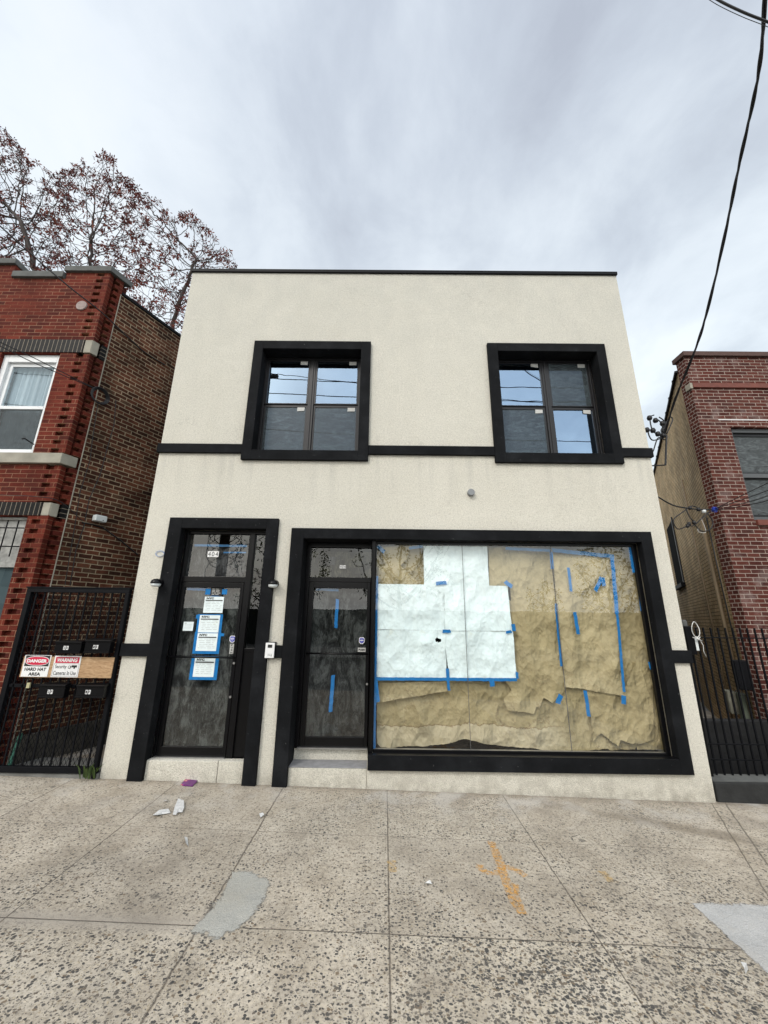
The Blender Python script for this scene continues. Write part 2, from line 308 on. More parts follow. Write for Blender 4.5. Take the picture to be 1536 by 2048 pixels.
# ------------------------------------------------------------------ ground
def sidewalk_mat():
    s=SH('exposed_aggregate'); p=s.pos(); x,y,z=s.sep(p); q=s.comb(x,y,0.)
    wv=s.n('ShaderNodeTexNoise',{'Vector':q,'Scale':45.,'Detail':3.}); 
    dv=s.n('ShaderNodeVectorMath',operation='MULTIPLY_ADD'); s.set(dv.inputs[0],wv.outputs['Color']); dv.inputs[1].default_value=(.026,.026,0); s.set(dv.inputs[2],q); qd=dv.outputs[0]
    big=s.noise(q,.55,5,.6); mid=s.noise(q,2.6,6,.65); fine=s.noise(q,120,3,.7); grit=s.noise(q,38,4,.7)
    c=s.ramp(mid,[(.34,(.365,.32,.26)),(.5,(.48,.43,.36)),(.66,(.56,.51,.435))])
    c=s.mix(s.ramp(big,[(.4,0.),(.62,.5)]),c,C(.40,.37,.32))
    c=s.mix(.75,c,s.ramp(grit,[(.36,(.60,.58,.54)),(.5,(.97,.96,.95)),(.64,(1.18,1.15,1.08))]),'MULTIPLY')
    # how much stone shows: worn smooth beside the building, bare away from it
    dens=s.math('ADD',s.ramp(s.math('DIVIDE',y,-3.2),[(0.02,-.36),(.18,-.08),(.35,.06),(.65,.20),(1.,.28)]),s.math('MULTIPLY',s.math('SUBTRACT',s.noise(q,1.1,4,.6),.5),.75))
    left=s.ramp(s.math('ADD',s.math('DIVIDE',x,8.),.5),[(.12,-.20),(.345,-.26),(.358,.0),(.42,.05)])
    lm=s.ramp(s.math('DIVIDE',y,-3.),[(.68,1.),(.73,0.)]); dens=s.math('ADD',dens,s.math('MULTIPLY',left,lm))
    cell=s.comb(s.math('FLOOR',s.math('DIVIDE',s.math('ADD',x,1.16),1.235)),s.math('FLOOR',s.math('DIVIDE',s.math('ADD',y,.998),1.135)),0.)
    wn=s.n('ShaderNodeTexWhiteNoise',{'Vector':cell}).outputs['Value']
    dens=s.math('ADD',dens,s.math('MULTIPLY_ADD',wn,.26,-.13)); c=s.mix(1.,c,s.ramp(wn,[(0.,(.90,.89,.88)),(1.,(1.06,1.06,1.05))]),'MULTIPLY')
    def stones(scale,thr0,thr1,off,vec):
        v=s.n('ShaderNodeTexVoronoi',{'Vector':s.n('ShaderNodeVectorMath',{0:vec,1:(off,off*.7,0)},operation='ADD').outputs[0],'Scale':scale,'Randomness':.95},distance='EUCLIDEAN',feature='F1')
        cs=s.n('ShaderNodeSeparateColor',{0:v.outputs['Color']})
        t=s.math('ADD',s.math('MULTIPLY',cs.outputs[0],thr1),thr0)
        t=s.math('ADD',t,s.math('MULTIPLY',dens,.55))
        return s.math('MULTIPLY',s.math('SUBTRACT',t,v.outputs['Distance']),14.,clamp=True),cs
    st1,c1=stones(44.,-.02,.50,0.,s.scalev(qd,(1.,1.3,1.)))
    st2,c2=stones(95.,-.02,.50,3.3,qd)
    dk=s.ramp(c1.outputs[1],[(0.,(.03,.032,.035)),(.45,(.062,.062,.062)),(.7,(.10,.088,.075)),(.86,(.20,.15,.10)),(1.,(.06,.06,.063))])
    c=s.mix(s.math('MULTIPLY',st2,.75),c,s.ramp(c2.outputs[1],[(0.,(.06,.06,.06)),(.55,(.12,.11,.10)),(.75,(.40,.33,.22)),(1.,(.55,.50,.40))]))
    c=s.mix(s.math('MULTIPLY',st1,.93),c,dk)
    # joints
    wob=s.math('MULTIPLY',s.math('SUBTRACT',s.noise(q,3.5,6,.75),.5),.05)
    J=None
    for xc,w in ((-3.62,.006),(-2.41,.007),(-1.16,.010),(.05,.008),(1.39,.007)):
        d=s.math('ABSOLUTE',s.math('SUBTRACT',s.math('ADD',x,s.math('MULTIPLY',wob,.30 if xc!=-1.16 else .9)),xc)); k=s.math('SUBTRACT',1.,s.math('DIVIDE',d,w),clamp=True)
        J=k if J is None else s.math('MAXIMUM',J,k)
    for yc,w in ((-1.0,.005),(-2.135,.007),(-3.27,.007),(-4.4,.007)):
        d=s.math('ABSOLUTE',s.math('SUBTRACT',s.math('ADD',y,s.math('MULTIPLY',wob,.35)),yc)); k=s.math('SUBTRACT',1.,s.math('DIVIDE',d,w),clamp=True)
        if yc==-1.0: k=s.math('MULTIPLY',k,.6)
        J=s.math('MAXIMUM',J,k)
    for off,w in ((0.,.010),(.16,.014)):   # skewed repair line near the right-hand neighbour
        lx=s.math('SUBTRACT',s.math('MULTIPLY_ADD',y,.545,3.81+off),x); d=s.math('ABSOLUTE',s.math('ADD',lx,wob)); k=s.math('SUBTRACT',1.,s.math('DIVIDE',d,w),clamp=True)
        J=s.math('MAXIMUM',J,s.math('MULTIPLY',k,.9))
    # wandering cracks
    ck=s.noise(q,.8,8,.66); crack=s.math('MULTIPLY',s.ramp(s.math('ABSOLUTE',s.math('SUBTRACT',ck,.5)),[(0.,1.),(.0035,0.)]),s.ramp(s.noise(q,.7,2),[(.52,0.),(.6,.8)]))
    # crushed, sandy band along the second cross joint at left
    band=s.math('MULTIPLY',s.ramp(s.math('ABSOLUTE',s.math('ADD',s.math('ADD',y,2.135),wob)),[(0.02,1.),(.11,0.)]),s.ramp(s.math('ADD',s.math('DIVIDE',x,8.),.5),[(.33,1.),(.38,0.)]))
    c=s.mix(s.math('MULTIPLY',band,.85),c,C(.37,.33,.28))
    c=s.mix(s.math('MULTIPLY',J,.86),c,C(.075,.062,.05)); c=s.mix(crack,c,C(.10,.085,.07))
    # dark stains, gum and a long wet streak
    gum=s.n('ShaderNodeTexVoronoi',{'Vector':qd,'Scale':2.3,'Randomness':1.}); g=s.math('MULTIPLY',s.math('SUBTRACT',.075,gum.outputs['Distance']),60.,clamp=True); c=s.mix(s.math('MULTIPLY',g,.6),c,C(.10,.095,.085))
    stn=s.math('MULTIPLY',s.ramp(s.noise(q,1.6,6,.7),[(.50,0.),(.66,.45)]),1.); c=s.mix(stn,c,C(.20,.175,.145))
    lx=s.math('ABSOLUTE',s.math('ADD',s.math('ADD',s.math('SUBTRACT',y,s.math('MULTIPLY',s.math('SUBTRACT',x,1.9),-.36)),.22),s.math('MULTIPLY',wob,2.5)))
    stre=s.math('MULTIPLY',s.ramp(lx,[(.05,1.),(.13,0.)]),s.ramp(s.math('DIVIDE',x,5.),[(.38,0.),(.50,.42),(.66,.5),(.76,0.)])); c=s.mix(stre,c,C(.16,.13,.095))
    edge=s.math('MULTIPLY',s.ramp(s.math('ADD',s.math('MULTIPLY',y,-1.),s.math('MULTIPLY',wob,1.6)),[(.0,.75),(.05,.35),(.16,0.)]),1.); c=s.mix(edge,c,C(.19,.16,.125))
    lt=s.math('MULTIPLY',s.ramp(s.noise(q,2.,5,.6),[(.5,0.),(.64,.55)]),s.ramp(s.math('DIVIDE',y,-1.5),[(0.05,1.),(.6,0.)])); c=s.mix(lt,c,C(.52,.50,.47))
    h=s.math('ADD',s.math('MULTIPLY',s.math('MAXIMUM',st1,st2),.5),s.math('ADD',s.math('MULTIPLY',fine,.35),s.math('MULTIPLY',J,-3.)))
    return s.pbr(c,s.ramp(st1,[(0.,.88),(1.,.62)]),s.bump(h,.6,.0035),spec=.3)
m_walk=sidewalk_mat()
def feather(pts,inset,name,mat,h=.0035):
    m=MB(); n=len(pts); c=Vector((sum(p[0] for p in pts)/n,sum(p[1] for p in pts)/n)); rings=[]
    vs=[];val=[]
    for k,t in enumerate((0.,inset,inset*2)):
        for p in pts:
            v=Vector(p); d=(c-v); q=v+d.normalized()*min(t,d.length*.9); vs.append((q.x,q.y,gz(q.x)+h)); val.append(k/2)
    vs.append((c.x,c.y,gz(c.x)+h)); val.append(1.)
    m.add(vs,[(k*n+i,k*n+(i+1)%n,(k+1)*n+(i+1)%n,(k+1)*n+i) for k in range(2) for i in range(n)]+[(2*n+i,2*n+(i+1)%n,3*n) for i in range(n)])
    o=m.build(name,mat,solid=-1); at=o.data.attributes.new('inner','FLOAT','POINT')
    for i,v in enumerate(val): at.data[i].value=v
    return o
def patch_mat(name,a,speck=0.):
    s=SH(name); p=s.pos(); x,y,z=s.sep(p); q=s.comb(x,y,0.); n=s.noise(q,6,6,.7); g=s.noise(q,90,3,.75)
    c=s.ramp(n,[(.3,tuple(v*.78 for v in a)),(.6,a),(.75,tuple(v*1.12 for v in a))]); c=s.mix(.8,c,s.ramp(g,[(.35,(.75,.75,.75)),(.6,(1.,1.,1.))]),'MULTIPLY')
    at=s.n('ShaderNodeAttribute',attribute_name='inner').outputs['Fac']
    al=s.ramp(s.math('ADD',at,s.math('MULTIPLY',s.math('SUBTRACT',s.noise(q,24,5,.75),.5),1.7)),[(.18,0.),(.50,1.)])
    c=s.mix(s.ramp(s.noise(q,3.,5,.7),[(.45,0.),(.65,.5)]),c,C(a[0]*.7,a[1]*.66,a[2]*.6))
    return s.pbr(c,.9,s.bump(s.math('ADD',n,s.math('MULTIPLY',g,.4)),1.,.015),spec=.2,alpha=al)
def sheet_z(pts,dz,name,mat,**kw):
    """thin slab lying on the sloping pavement, outline in (x,y)"""
    m=MB(); n=len(pts); m.add([(x,y,gz(x)-.01) for x,y in pts]+[(x,y,gz(x)+dz) for x,y in pts],[tuple(range(n-1,-1,-1)),tuple(range(n,2*n))]+[(i,(i+1)%n,(i+1)%n+n,i+n) for i in range(n)])
    return m.build(name,mat,**kw)
X0,X1=-22,24
m=MB(); m.add([(X0,-5.6,gz(X0)),(X1,-5.6,gz(X1)),(X1,9,gz(X1)),(X0,9,gz(X0))],[(0,1,2,3)])
m.add([(X0,-5.6,gz(X0)),(X1,-5.6,gz(X1)),(X1,-5.6,gz(X1)-.8),(X0,-5.6,gz(X0)-.8)],[(0,3,2,1)])
tag(m.build('sidewalk',m_walk,origin=(0,0,0)),'beige exposed aggregate sidewalk in front of the buildings',kind='structure')
m_asph=simple('asphalt',(.05,.05,.052),.9,0,.35,3,.006,80)
m_land=simple('far_ground',(.12,.115,.10),.95,0,.4,1)
m=MB(); m.add([(-150,-200,-1.0),(150,-200,-1.0),(150,200,-1.0),(-150,200,-1.0)],[(0,1,2,3)]); tag(m.build('ground',m_land,origin=(0,0,-1)),kind='structure')
m=MB(); m.add([(-60,-14.5,gz(-60)-.14),(60,-14.5,gz(60)-.14),(60,-5.78,gz(60)-.14),(-60,-5.78,gz(-60)-.14)],[(0,1,2,3)]); tag(m.build('road',m_asph,origin=(0,-10,0)),kind='structure')
m=MB(); m.add([(X0,-5.78,gz(X0)+.004),(X1,-5.78,gz(X1)+.004),(X1,-5.6,gz(X1)+.004),(X0,-5.6,gz(X0)+.004),(X0,-5.78,gz(X0)-.6),(X1,-5.78,gz(X1)-.6)],[(0,1,2,3),(0,4,5,1)]); tag(m.build('kerb',m_concrete,origin=(0,-5.7,0)),kind='structure')
m=MB(); m.box(-60,60,-24,-14.5,-1.2,.06); tag(m.build('far_pavement',m_concrete),kind='structure')
# grey cement patch, new slab
def blob(cx,cy,pts,seed=1,jit=.012):
    rr=random.Random(seed); out=[]
    n=len(pts)
    for i in range(n):
        a=Vector(pts[i]);b=Vector(pts[(i+1)%n]); k=max(2,int((b-a).length/.05))
        for j in range(k):
            q=a.lerp(b,j/k); out.append((q.x+rr.uniform(-jit,jit),q.y+rr.uniform(-jit,jit)))
    return out
tag(feather(blob(0,0,[(-1.165,-1.575),(-1.02,-1.55),(-.93,-1.60),(-.83,-1.66),(-.80,-1.84),(-.83,-2.05),(-.92,-2.20),(-1.02,-2.27),(-1.10,-2.22),(-1.21,-2.22),(-1.19,-2.12),(-1.172,-1.9)],3),.045,'cement_patch',patch_mat('cement_patch',(.47,.465,.43))),'grey cement repair patch beside the dark joint',kind='structure')
tag(feather(blob(0,0,[(2.25,-1.71),(4.6,-1.66),(4.6,-5.5),(2.25,-5.5)],4,.005),.035,'concrete_slab',patch_mat('pale_concrete',(.53,.53,.525))),'pale newer concrete slab at lower right',kind='structure')
# ------------------------------------------------------------------ main building
B=empty('stucco_building',(.25,0,gz(.25)),'two storey cream stucco building with black trim bands and a papered shop window','building')
XL,XR=-3.35,3.87; ZT=7.57; SK=.53; DEP=3.0
def holed(m,x0,x1,z0,z1,holes,y):
    xs=sorted({x0,x1,*[h[0] for h in holes],*[h[1] for h in holes]}); zs=sorted({z0,z1,*[h[2] for h in holes],*[h[3] for h in holes]})
    for a,b in zip(xs,xs[1:]):
        for c,d in zip(zs,zs[1:]):
            if any(h[0]-1e-6<=a and b<=h[1]+1e-6 and h[2]-1e-6<=c and d<=h[3]+1e-6 for h in holes): continue
            if b-a>1e-6 and d-c>1e-6: m.add([(a,y,c),(b,y,c),(b,y,d),(a,y,d)],[(0,1,2,3)])
W1=(-2.03,-.37,4.22,6.07); W2=(1.69,3.36,4.22,6.06)
DR1=(-2.87,-1.60,-.4,3.13); DR2=(-1.18,-.19,-.4,3.0); SF=(-.19,3.55,.28,3.0)
holes=[W1,W2,DR1,DR2,SF]
def wallmesh(m,holes,x0,x1,z0,z1,dep,sk,t=.4):
    holed(m,x0,x1,z0,z1,holes,0)
    for h in holes:  # reveals
        for (p,q) in (((h[0],h[2]),(h[0],h[3])),((h[1],h[3]),(h[1],h[2])),((h[0],h[3]),(h[1],h[3])),((h[1],h[2]),(h[0],h[2]))):
            m.add([(p[0],0,p[1]),(q[0],0,q[1]),(q[0],t,q[1]),(p[0],t,p[1])],[(0,1,2,3)])
    m.add([(x0,0,z1),(x1,0,z1),(x1+sk*dep,dep,z1),(x0+sk*dep,dep,z1)],[(0,1,2,3)])
    m.add([(x0+sk*dep,dep,z0),(x0+sk*dep,dep,z1),(x1+sk*dep,dep,z1),(x1+sk*dep,dep,z0)],[(0,1,2,3)])
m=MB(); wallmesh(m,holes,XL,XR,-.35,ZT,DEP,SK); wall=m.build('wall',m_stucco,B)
m_side=simple('grey_side_wall',(.30,.29,.27),.9,0,.4,3,.01,20,spec=.1)  # unseen side walls, mid grey to bounce light into the alleys
for xx in (XL,XR):
    m=MB(); m.add([(xx,0,-.35),(xx,0,ZT),(xx+SK*DEP,DEP,ZT),(xx+SK*DEP,DEP,-.35)],[(0,1,2,3)]); m.build('side_wall',m_side,B)
m=MB(); m.box(XL+.05,XR-.05,.9,.95,0.,ZT-.1); m.box(XL+.1,XR-.1,.35,.9,3.3,3.34); m.box(XL+.1,XR-.1,.35,.9,0.18,.2); m.build('inner_wall',m_dark,B)
m=MB(); a_=DEP; b_=9.5  # unseen rear shaped shallow and low so sky light reaches the alley walls
m.add([(XL+.1+SK*y,y,z) for y in (a_,b_) for z in (-.35,4.)]+[(XR-.1+SK*y,y,z) for y in (a_,b_) for z in (-.35,4.)],[(0,1,3,2),(4,6,7,5),(2,3,7,6),(1,5,7,3),(0,4,5,1)]); m.build('unseen_rear_wing',m_side,B)
m=MB(); m.box(XL-.012,XR+.012,-.03,.25,ZT,ZT+.06); m.build('roof_coping',m_blackm,B,bevel=.004)
def frame(m,o,i,y0,y1,bottom=True):  # outer (x0,x1,z0,z1), inner same
    m.box(o[0],i[0],y0,y1,o[2],o[3]); m.box(i[1],o[1],y0,y1,o[2],o[3]); m.box(i[0],i[1],y0,y1,i[3],o[3])
    if bottom: m.box(i[0],i[1],y0,y1,o[2],i[2])
PR=-.05
m=MB(); frame(m,(-2.127,-.268,4.118,6.165),(-1.98,-.42,4.272,6.018),PR,.17); m.build('window_surround',m_trim,B,bevel=.004)
m=MB(); frame(m,(1.583,3.447,4.112,6.158),(1.742,3.305,4.265,6.01),PR,.17); m.build('window_surround',m_trim,B,bevel=.004)
gl=gz(-3)
m=MB(); frame(m,(-3.005,-1.49,gz(-3)-.05,3.232),(-2.825,-1.653,0,3.083),PR,.10,False); m.build('door_surround',m_trim,B,bevel=.004)
m=MB(); m.box(-1.30,-1.126,PR,.24,gz(-1.2)-.05,3.1); m.box(3.496,3.645,PR,.07,.184,3.1); m.box(-1.126,3.496,PR,.07,2.955,3.1); m.box(-1.126,-.19,.072,.24,2.955,3.1)
m.box(-.186,3.496,PR,.07,.184,.338); m.build('shop_surround',m_trim,B,bevel=.004)
for a,b in ((XL-.025,-2.128),(-.267,1.582),(3.448,XR+.025)):
    m=MB(); m.box(a,b,-.042,.05,4.222,4.362)
    if b>XR: m.box(XR+.001,XR+.026,.051,.5,4.222,4.362)
    m.build('belt_course',m_trim,B,bevel=.004)
for a,b in ((XL-.012,-3.006),(-1.489,-1.301),(3.646,XR+.025)):
    m=MB(); m.box(a,b,-.042,.05,1.41,1.562); m.build('dado_band',m_trim,B,bevel=.004)
# upper windows
def upper_window(x0,x1,z0,z1,zm,xm,kinds):
    y=.17
    m=MB(); frame(m,(x0,x1,z0,z1),(x0+.035,x1-.035,z0+.02,z1-.03),y,y+.09); m.box(xm-.045,xm+.045,y+.004,y+.085,z0+.02,z1-.03)
    m.box(xm-.012,xm+.012,y-.01,y+.004,z0+.02,z1-.03)
    w=m.build('window',m_bronze,B,bevel=.003)
    for k,(a,b) in enumerate(((x0+.035,xm-.045),(xm+.045,x1-.035))):
        for lo in (0,1):
            c,d=(z0+.02,zm) if lo else (zm,z1-.03); yy=y+.03 if lo else y+.012
            kd=kinds[k+2*lo]
            s=.03
            m=MB(); frame(m,(a+.002,b-.002,c+.002,d-.002),(a+s,b-s,c+s*.6,d-(.045 if lo else s)),yy,yy+.03); m.build('sash',m_bronze,w,bevel=.002)
            m=MB(); m.add([(a+s,yy+.016,c),(b-s,yy+.016,c),(b-s,yy+.016,d),(a+s,yy+.016,d)],[(0,1,2,3)]); m.build('pane',m_low,w)
            if not kd:
                m=MB(); m.add([(a+s,yy+.006,c),(b-s,yy+.006,c),(b-s,yy+.006,d),(a+s,yy+.006,d)],[(0,1,2,3)]); m.build('insect_screen',m_screen,w)
            sx=b-s-.135 if not(k==1 and lo and kinds[3]) else b-s-.14
            tilt=random.Random(k+lo*3+int(x0*9)).uniform(-.008,.008)
            zz=d-(.045 if lo else s)
            m=MB(); m.add([(sx,yy+.002,zz-.062+tilt),(sx+.115,yy+.002,zz-.066-tilt),(sx+.118,yy+.002,zz+.004),(sx+.002,yy+.002,zz+.006)],[(0,1,2,3)]); m.build('sticker',m_sticker,w)
    return w
upper_window(-1.985,-.425,4.268,6.016,5.165,-1.213,(1,1,0,0))
upper_window(1.745,3.30,4.262,6.008,5.165,2.55,(1,0,0,1))
for a,b in ((-2.0,-.4),(1.7,3.35)): MB().box(a,b,.5,.53,4.2,6.1).build('window_backing',m_dark,B)
# entrance door on the left
Y1=.13
d1=MB(); frame(d1,(-2.823,-1.655,.235,3.081),(-2.79,-1.70,.243,3.035),Y1-.03,Y1+.06); d1.box(-1.92,-1.845,Y1-.034,Y1+.06,.243,3.035); d1.box(-2.79,-1.92,Y1-.032,Y1+.06,2.362,2.436)
d1.box(-1.845,-1.70,Y1-.01,Y1+.05,1.47,1.51)
d1o=d1.build('entrance_frame',m_black,B,bevel=.003)
m=MB(); m.box(-1.845,-1.70,Y1,Y1+.04,.243,1.47); m.build('side_panel',m_black,d1o)
m=MB(); m.add([(-2.79,Y1+.01,2.436),(-1.92,Y1+.01,2.436),(-1.92,Y1+.01,3.035),(-2.79,Y1+.01,3.035)],[(0,1,2,3)]); m.build('transom_pane',m_glass,d1o)
m=MB(); m.add([(-1.845,Y1+.01,1.51),(-1.70,Y1+.01,1.51),(-1.70,Y1+.01,3.035),(-1.845,Y1+.01,3.035)],[(0,1,2,3)]); m.build('side_pane',m_glass,d1o)
def wrinkle_plane(m,x0,x1,z0,z1,y,amp,seed,nx=24,nz=50):
    vs=[];fs=[]
    for j in range(nz+1):
        for i in range(nx+1):
            x=x0+(x1-x0)*i/nx; z=z0+(z1-z0)*j/nz
            d=noise.ridged_multi_fractal(Vector((x*2.1+seed,seed*1.7,z*1.5)),1.,2.1,4,1.,2.)*.5+noise.noise(Vector((x*6,seed,z*3)))*.5
            vs.append((x,y+amp*d,z))
    for j in range(nz):
        for i in range(nx):
            a=j*(nx+1)+i; fs.append((a,a+1,a+nx+2,a+nx+1))
    m.add(vs,fs); return m
def door(x0,x1,z0,z1,gx0,gx1,gz0,gz1,y,film,label):
    m=MB(); frame(m,(x0,x1,z0,z1),(gx0,gx1,gz0,gz1),y-.025,y+.025); d=m.build('door',m_black,B,bevel=.003)
    m=MB(); m.add([(gx0,y,gz0),(gx1,y,gz0),(gx1,y,gz1),(gx0,y,gz1)],[(0,1,2,3)]); m.build('pane',m_glass,d)
    return d
dA=door(-2.786,-1.93,.262,2.358,-2.735,-1.975,.36,2.287,Y1,m_film,'')
m=MB(); m.tube([(-2.80,Y1-.075,1.40),(-1.95,Y1-.075,1.40)],.012,8); 
for xx in (-2.78,-1.955): m.tube([(xx,Y1-.075,1.40),(xx,Y1-.02,1.40)],.011,8)
m.build('push_bar',m_black,dA,smooth=True)
for zz in (.93,1.33): MB().lathe([(.014,-.045),(.014,-.02)],(-1.945,Y1,zz)).build('lock',m_alu,dA)
m=MB(); m.box(-2.79,-1.93,Y1-.06,Y1+.05,.243,.258); m.build('threshold',m_alu,B)
tag(wrinkle_plane(MB(),-2.77,-1.95,.33,2.31,Y1+.045,.012,1.3).build('plastic_sheet',m_film,smooth=True),'dark crumpled plastic sheet hung behind the glass of the door under the large 404','plastic sheet')
tag(wrinkle_plane(MB(),-2.79,-1.925,2.437,2.90,Y1+.045,.014,2.3,20,16).build('plastic_sheet',m_film3,smooth=True),'pale grey plastic film behind the transom with the large 404','plastic sheet')
# shop door
Y2=.27
m=MB(); frame(m,(-1.127,-.19,.325,2.954),(-1.07,-.20,.335,2.885),Y2-.03,Y2+.05); m.box(-1.07,-.20,Y2-.028,Y2+.05,2.395,2.46)
m.box(-.188,-.137,.04,Y2+.06,.34,2.954); d2o=m.build('shop_door_frame',m_black,B,bevel=.003)
m=MB(); m.add([(-1.07,Y2+.01,2.46),(-.2,Y2+.01,2.46),(-.2,Y2+.01,2.885),(-1.07,Y2+.01,2.885)],[(0,1,2,3)]); m.build('transom_pane',m_glass,d2o)
dB=door(-1.065,-.205,.345,2.392,-1.0,-.25,.452,2.31,Y2,m_film2,'')
m=MB(); m.tube([(-1.04,Y2-.075,1.452),(-.22,Y2-.075,1.452)],.011,8)
for xx in (-1.02,-.235): m.tube([(xx,Y2-.075,1.452),(xx,Y2-.02,1.452)],.011,8)
m.build('push_bar',m_black,dB,smooth=True)
m=MB(); m.lathe([(.014,-.045),(.014,-.02)],(-.225,Y2,1.08)); m.build('lock',m_alu,dB)
m=MB(); m.box(-1.085,-.2,Y2-.07,Y2+.04,.326,.342); m.build('threshold',m_alu,B)
tag(wrinkle_plane(MB(),-1.03,-.24,.43,2.33,Y2+.045,.012,7.3).build('plastic_sheet',m_film2,smooth=True),'dark wrinkled plastic sheet with two tape strips behind the shop door glass','plastic sheet')
tag(wrinkle_plane(MB(),-1.06,-.21,2.465,2.84,Y2+.05,.02,4.3,26,14).build('plastic_sheet',m_film4,smooth=True),'crumpled dark film behind the transom over the shop door','plastic sheet')
# steps
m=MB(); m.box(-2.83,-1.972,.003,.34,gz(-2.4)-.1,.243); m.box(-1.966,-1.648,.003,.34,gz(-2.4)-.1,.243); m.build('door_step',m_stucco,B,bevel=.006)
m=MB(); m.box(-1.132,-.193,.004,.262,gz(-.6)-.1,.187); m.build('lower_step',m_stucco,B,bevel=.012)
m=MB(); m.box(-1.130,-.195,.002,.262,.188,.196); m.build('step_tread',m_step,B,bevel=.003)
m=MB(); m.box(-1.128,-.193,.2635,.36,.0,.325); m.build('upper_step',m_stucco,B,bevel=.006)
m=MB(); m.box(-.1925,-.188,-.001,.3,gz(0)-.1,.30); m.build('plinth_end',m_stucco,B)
# shop window
YG=.10
m=MB(); frame(m,(-.135,3.494,.339,2.954),(-.125,3.44,.372,2.912),YG-.025,YG+.03); m.box(-.125,3.494,-.045,.069,.339,.345); SW=m.build('shop_window',m_black,B,bevel=.003)
for a,b in ((-.125,1.069),(1.072,2.304),(2.307,3.44)):
    m=MB(); m.add([(a,YG,.372),(b,YG,.372),(b,YG,2.912),(a,YG,2.912)],[(0,1,2,3)]); m.build('pane',m_glass,SW)
m=MB(); m.box(1.068,1.073,YG-.002,YG+.010,.372,2.912); m.box(2.303,2.308,YG-.002,YG+.010,.372,2.912); m.build('joint_seal',m_copper,SW)
m=MB(); m.box(-.125,3.44,YG-.012,YG+.03,.345,.3725); m.build('glazing_bead',m_alu,SW)
# ------------------------------------------------------------------ paper sheets
def clip_cell(poly,x0,x1,z0,z1):
    def cut(P,ax,v,keep):
        out=[]
        for i in range(len(P)):
            a=P[i];b=P[(i+1)%len(P)]; ia=(a[ax]>=v)==keep or a[ax]==v; ib=(b[ax]>=v)==keep or b[ax]==v
            if ia: out.append(a)
            if ia!=ib:
                t=(v-a[ax])/(b[ax]-a[ax]); q=[a[0]+t*(b[0]-a[0]),a[1]+t*(b[1]-a[1])]; q[ax]=v; out.append(tuple(q))
        return out
    P=cut(poly,0,x0,True)
    if P: P=cut(P,0,x1,False)
    if P: P=cut(P,1,z0,True)
    if P: P=cut(P,1,z1,False)
    return P
def paper(name,px,Y,mat,label,cat,amp=.012,seed=0.,cell=.03,group=None,rag=0.,folds=None,fz=1.):
    rr=random.Random(int(seed*10)+len(px)); pts=[AT(a,b,Y) for a,b in px]; poly=[(p.x,p.z) for p in pts]
    if rag:
        out=[]
        for i in range(len(poly)):
            a=Vector(poly[i]);b=Vector(poly[(i+1)%len(poly)]); k=max(1,int((b-a).length/.03))
            for j in range(k):
                q=a.lerp(b,j/k); out.append((q.x+(rr.uniform(-rag,rag) if j else 0),q.y+(rr.uniform(-rag,rag) if j else 0)))
        poly=out
    xs=[p[0] for p in poly]; zs=[p[1] for p in poly]; m=MB(); idx={}
    def vid(p):
        k=(round(p[0],5),round(p[1],5))
        if k not in idx:
            x,z=k; v=Vector((x*1.7+seed,seed,z*1.7*fz)); r=noise.ridged_multi_fractal(v,1.,2.2,4,1.,2.)*.45+noise.noise(v*3.1)*.6
            r+=.35*abs(noise.noise(Vector((x*5.+seed*2,seed,z*2.2+x*2.)))) if amp>.01 else 0.
            if folds:
                for (fx,fzz,ang,wd,h) in folds:
                    dd=(x-fx)*math.cos(ang)+(z-fzz)*math.sin(ang); r+=h*math.exp(-(dd/wd)**2)
            idx[k]=len(m.v); m.v.append((x,max(Y-amp*min(max(r,-.6),1.3)*.9,.1185),z))
        return idx[k]
    i0,i1=int(math.floor(min(xs)/cell)),int(math.ceil(max(xs)/cell)); j0,j1=int(math.floor(min(zs)/cell)),int(math.ceil(max(zs)/cell))
    for i in range(i0,i1):
        for j in range(j0,j1):
            P=clip_cell(poly,i*cell,(i+1)*cell,j*cell,(j+1)*cell)
            if len(P)>=3:
                ids=[]
                for p in P:
                    k=vid(p)
                    if not ids or ids[-1]!=k: ids.append(k)
                if ids[0]==ids[-1]: ids.pop()
                if len(set(ids))==len(ids) and len(ids)>=3: m.f.append(tuple(ids))
    o=m.build(name,mat,smooth=True,solid=-1); tag(o,label,cat,group); return o
KG='brown kraft paper sheets behind the shop window'
paper('kraft_sheet',[(754,1093),(800,1091),(846,1092),(1000,1093),(1263,1094),(1264,1140),(1271,1165),(1278,1190),(1281,1225),(1281,1229),(1286,1234),(1293,1262),(1300,1310),(1312,1380),(1322,1440),(1329,1490),(1328,1498),(1272,1498),(1270,1492),(1268,1498),(1217,1499),(1213,1496),(1160,1501),(1092,1501),(1070,1496),(1041,1494),(1000,1490),(967,1486),(947,1480),(927,1478),(892,1487),(850,1492),(817,1491),(787,1494),(762,1494),(754,1485)],.27,m_kraft[0],'largest brown kraft sheet covering the whole shop window behind the others, ragged along the bottom','paper sheet',.045,1.,.032,KG,.004)
paper('kraft_sheet',[(756,1366),(892,1362),(894,1382),(870,1385),(842,1391),(800,1397),(757,1405)],.20,m_kraft[1],'small brown kraft strip with a slanting lower edge under the white sheets at left','paper sheet',.03,2.,.03,KG,.003)
paper('kraft_sheet',[(977,1094),(1103,1100),(1106,1150),(1111,1210),(1118,1280),(1125,1335),(1127,1380),(1119,1390),(1103,1405),(1094,1399),(1086,1395),(1082,1405),(1078,1415),(1072,1413),(1067,1427),(1045,1422),(1014,1420),(1009,1408),(1007,1397),(1015,1388),(1022,1380),(1018,1372),(1010,1362),(976,1362)],.222,m_kraft[2],'brown kraft sheet right of the white paper, torn into jagged flaps at its foot','paper sheet',.05,3.,.03,KG,.004,fz=.6)
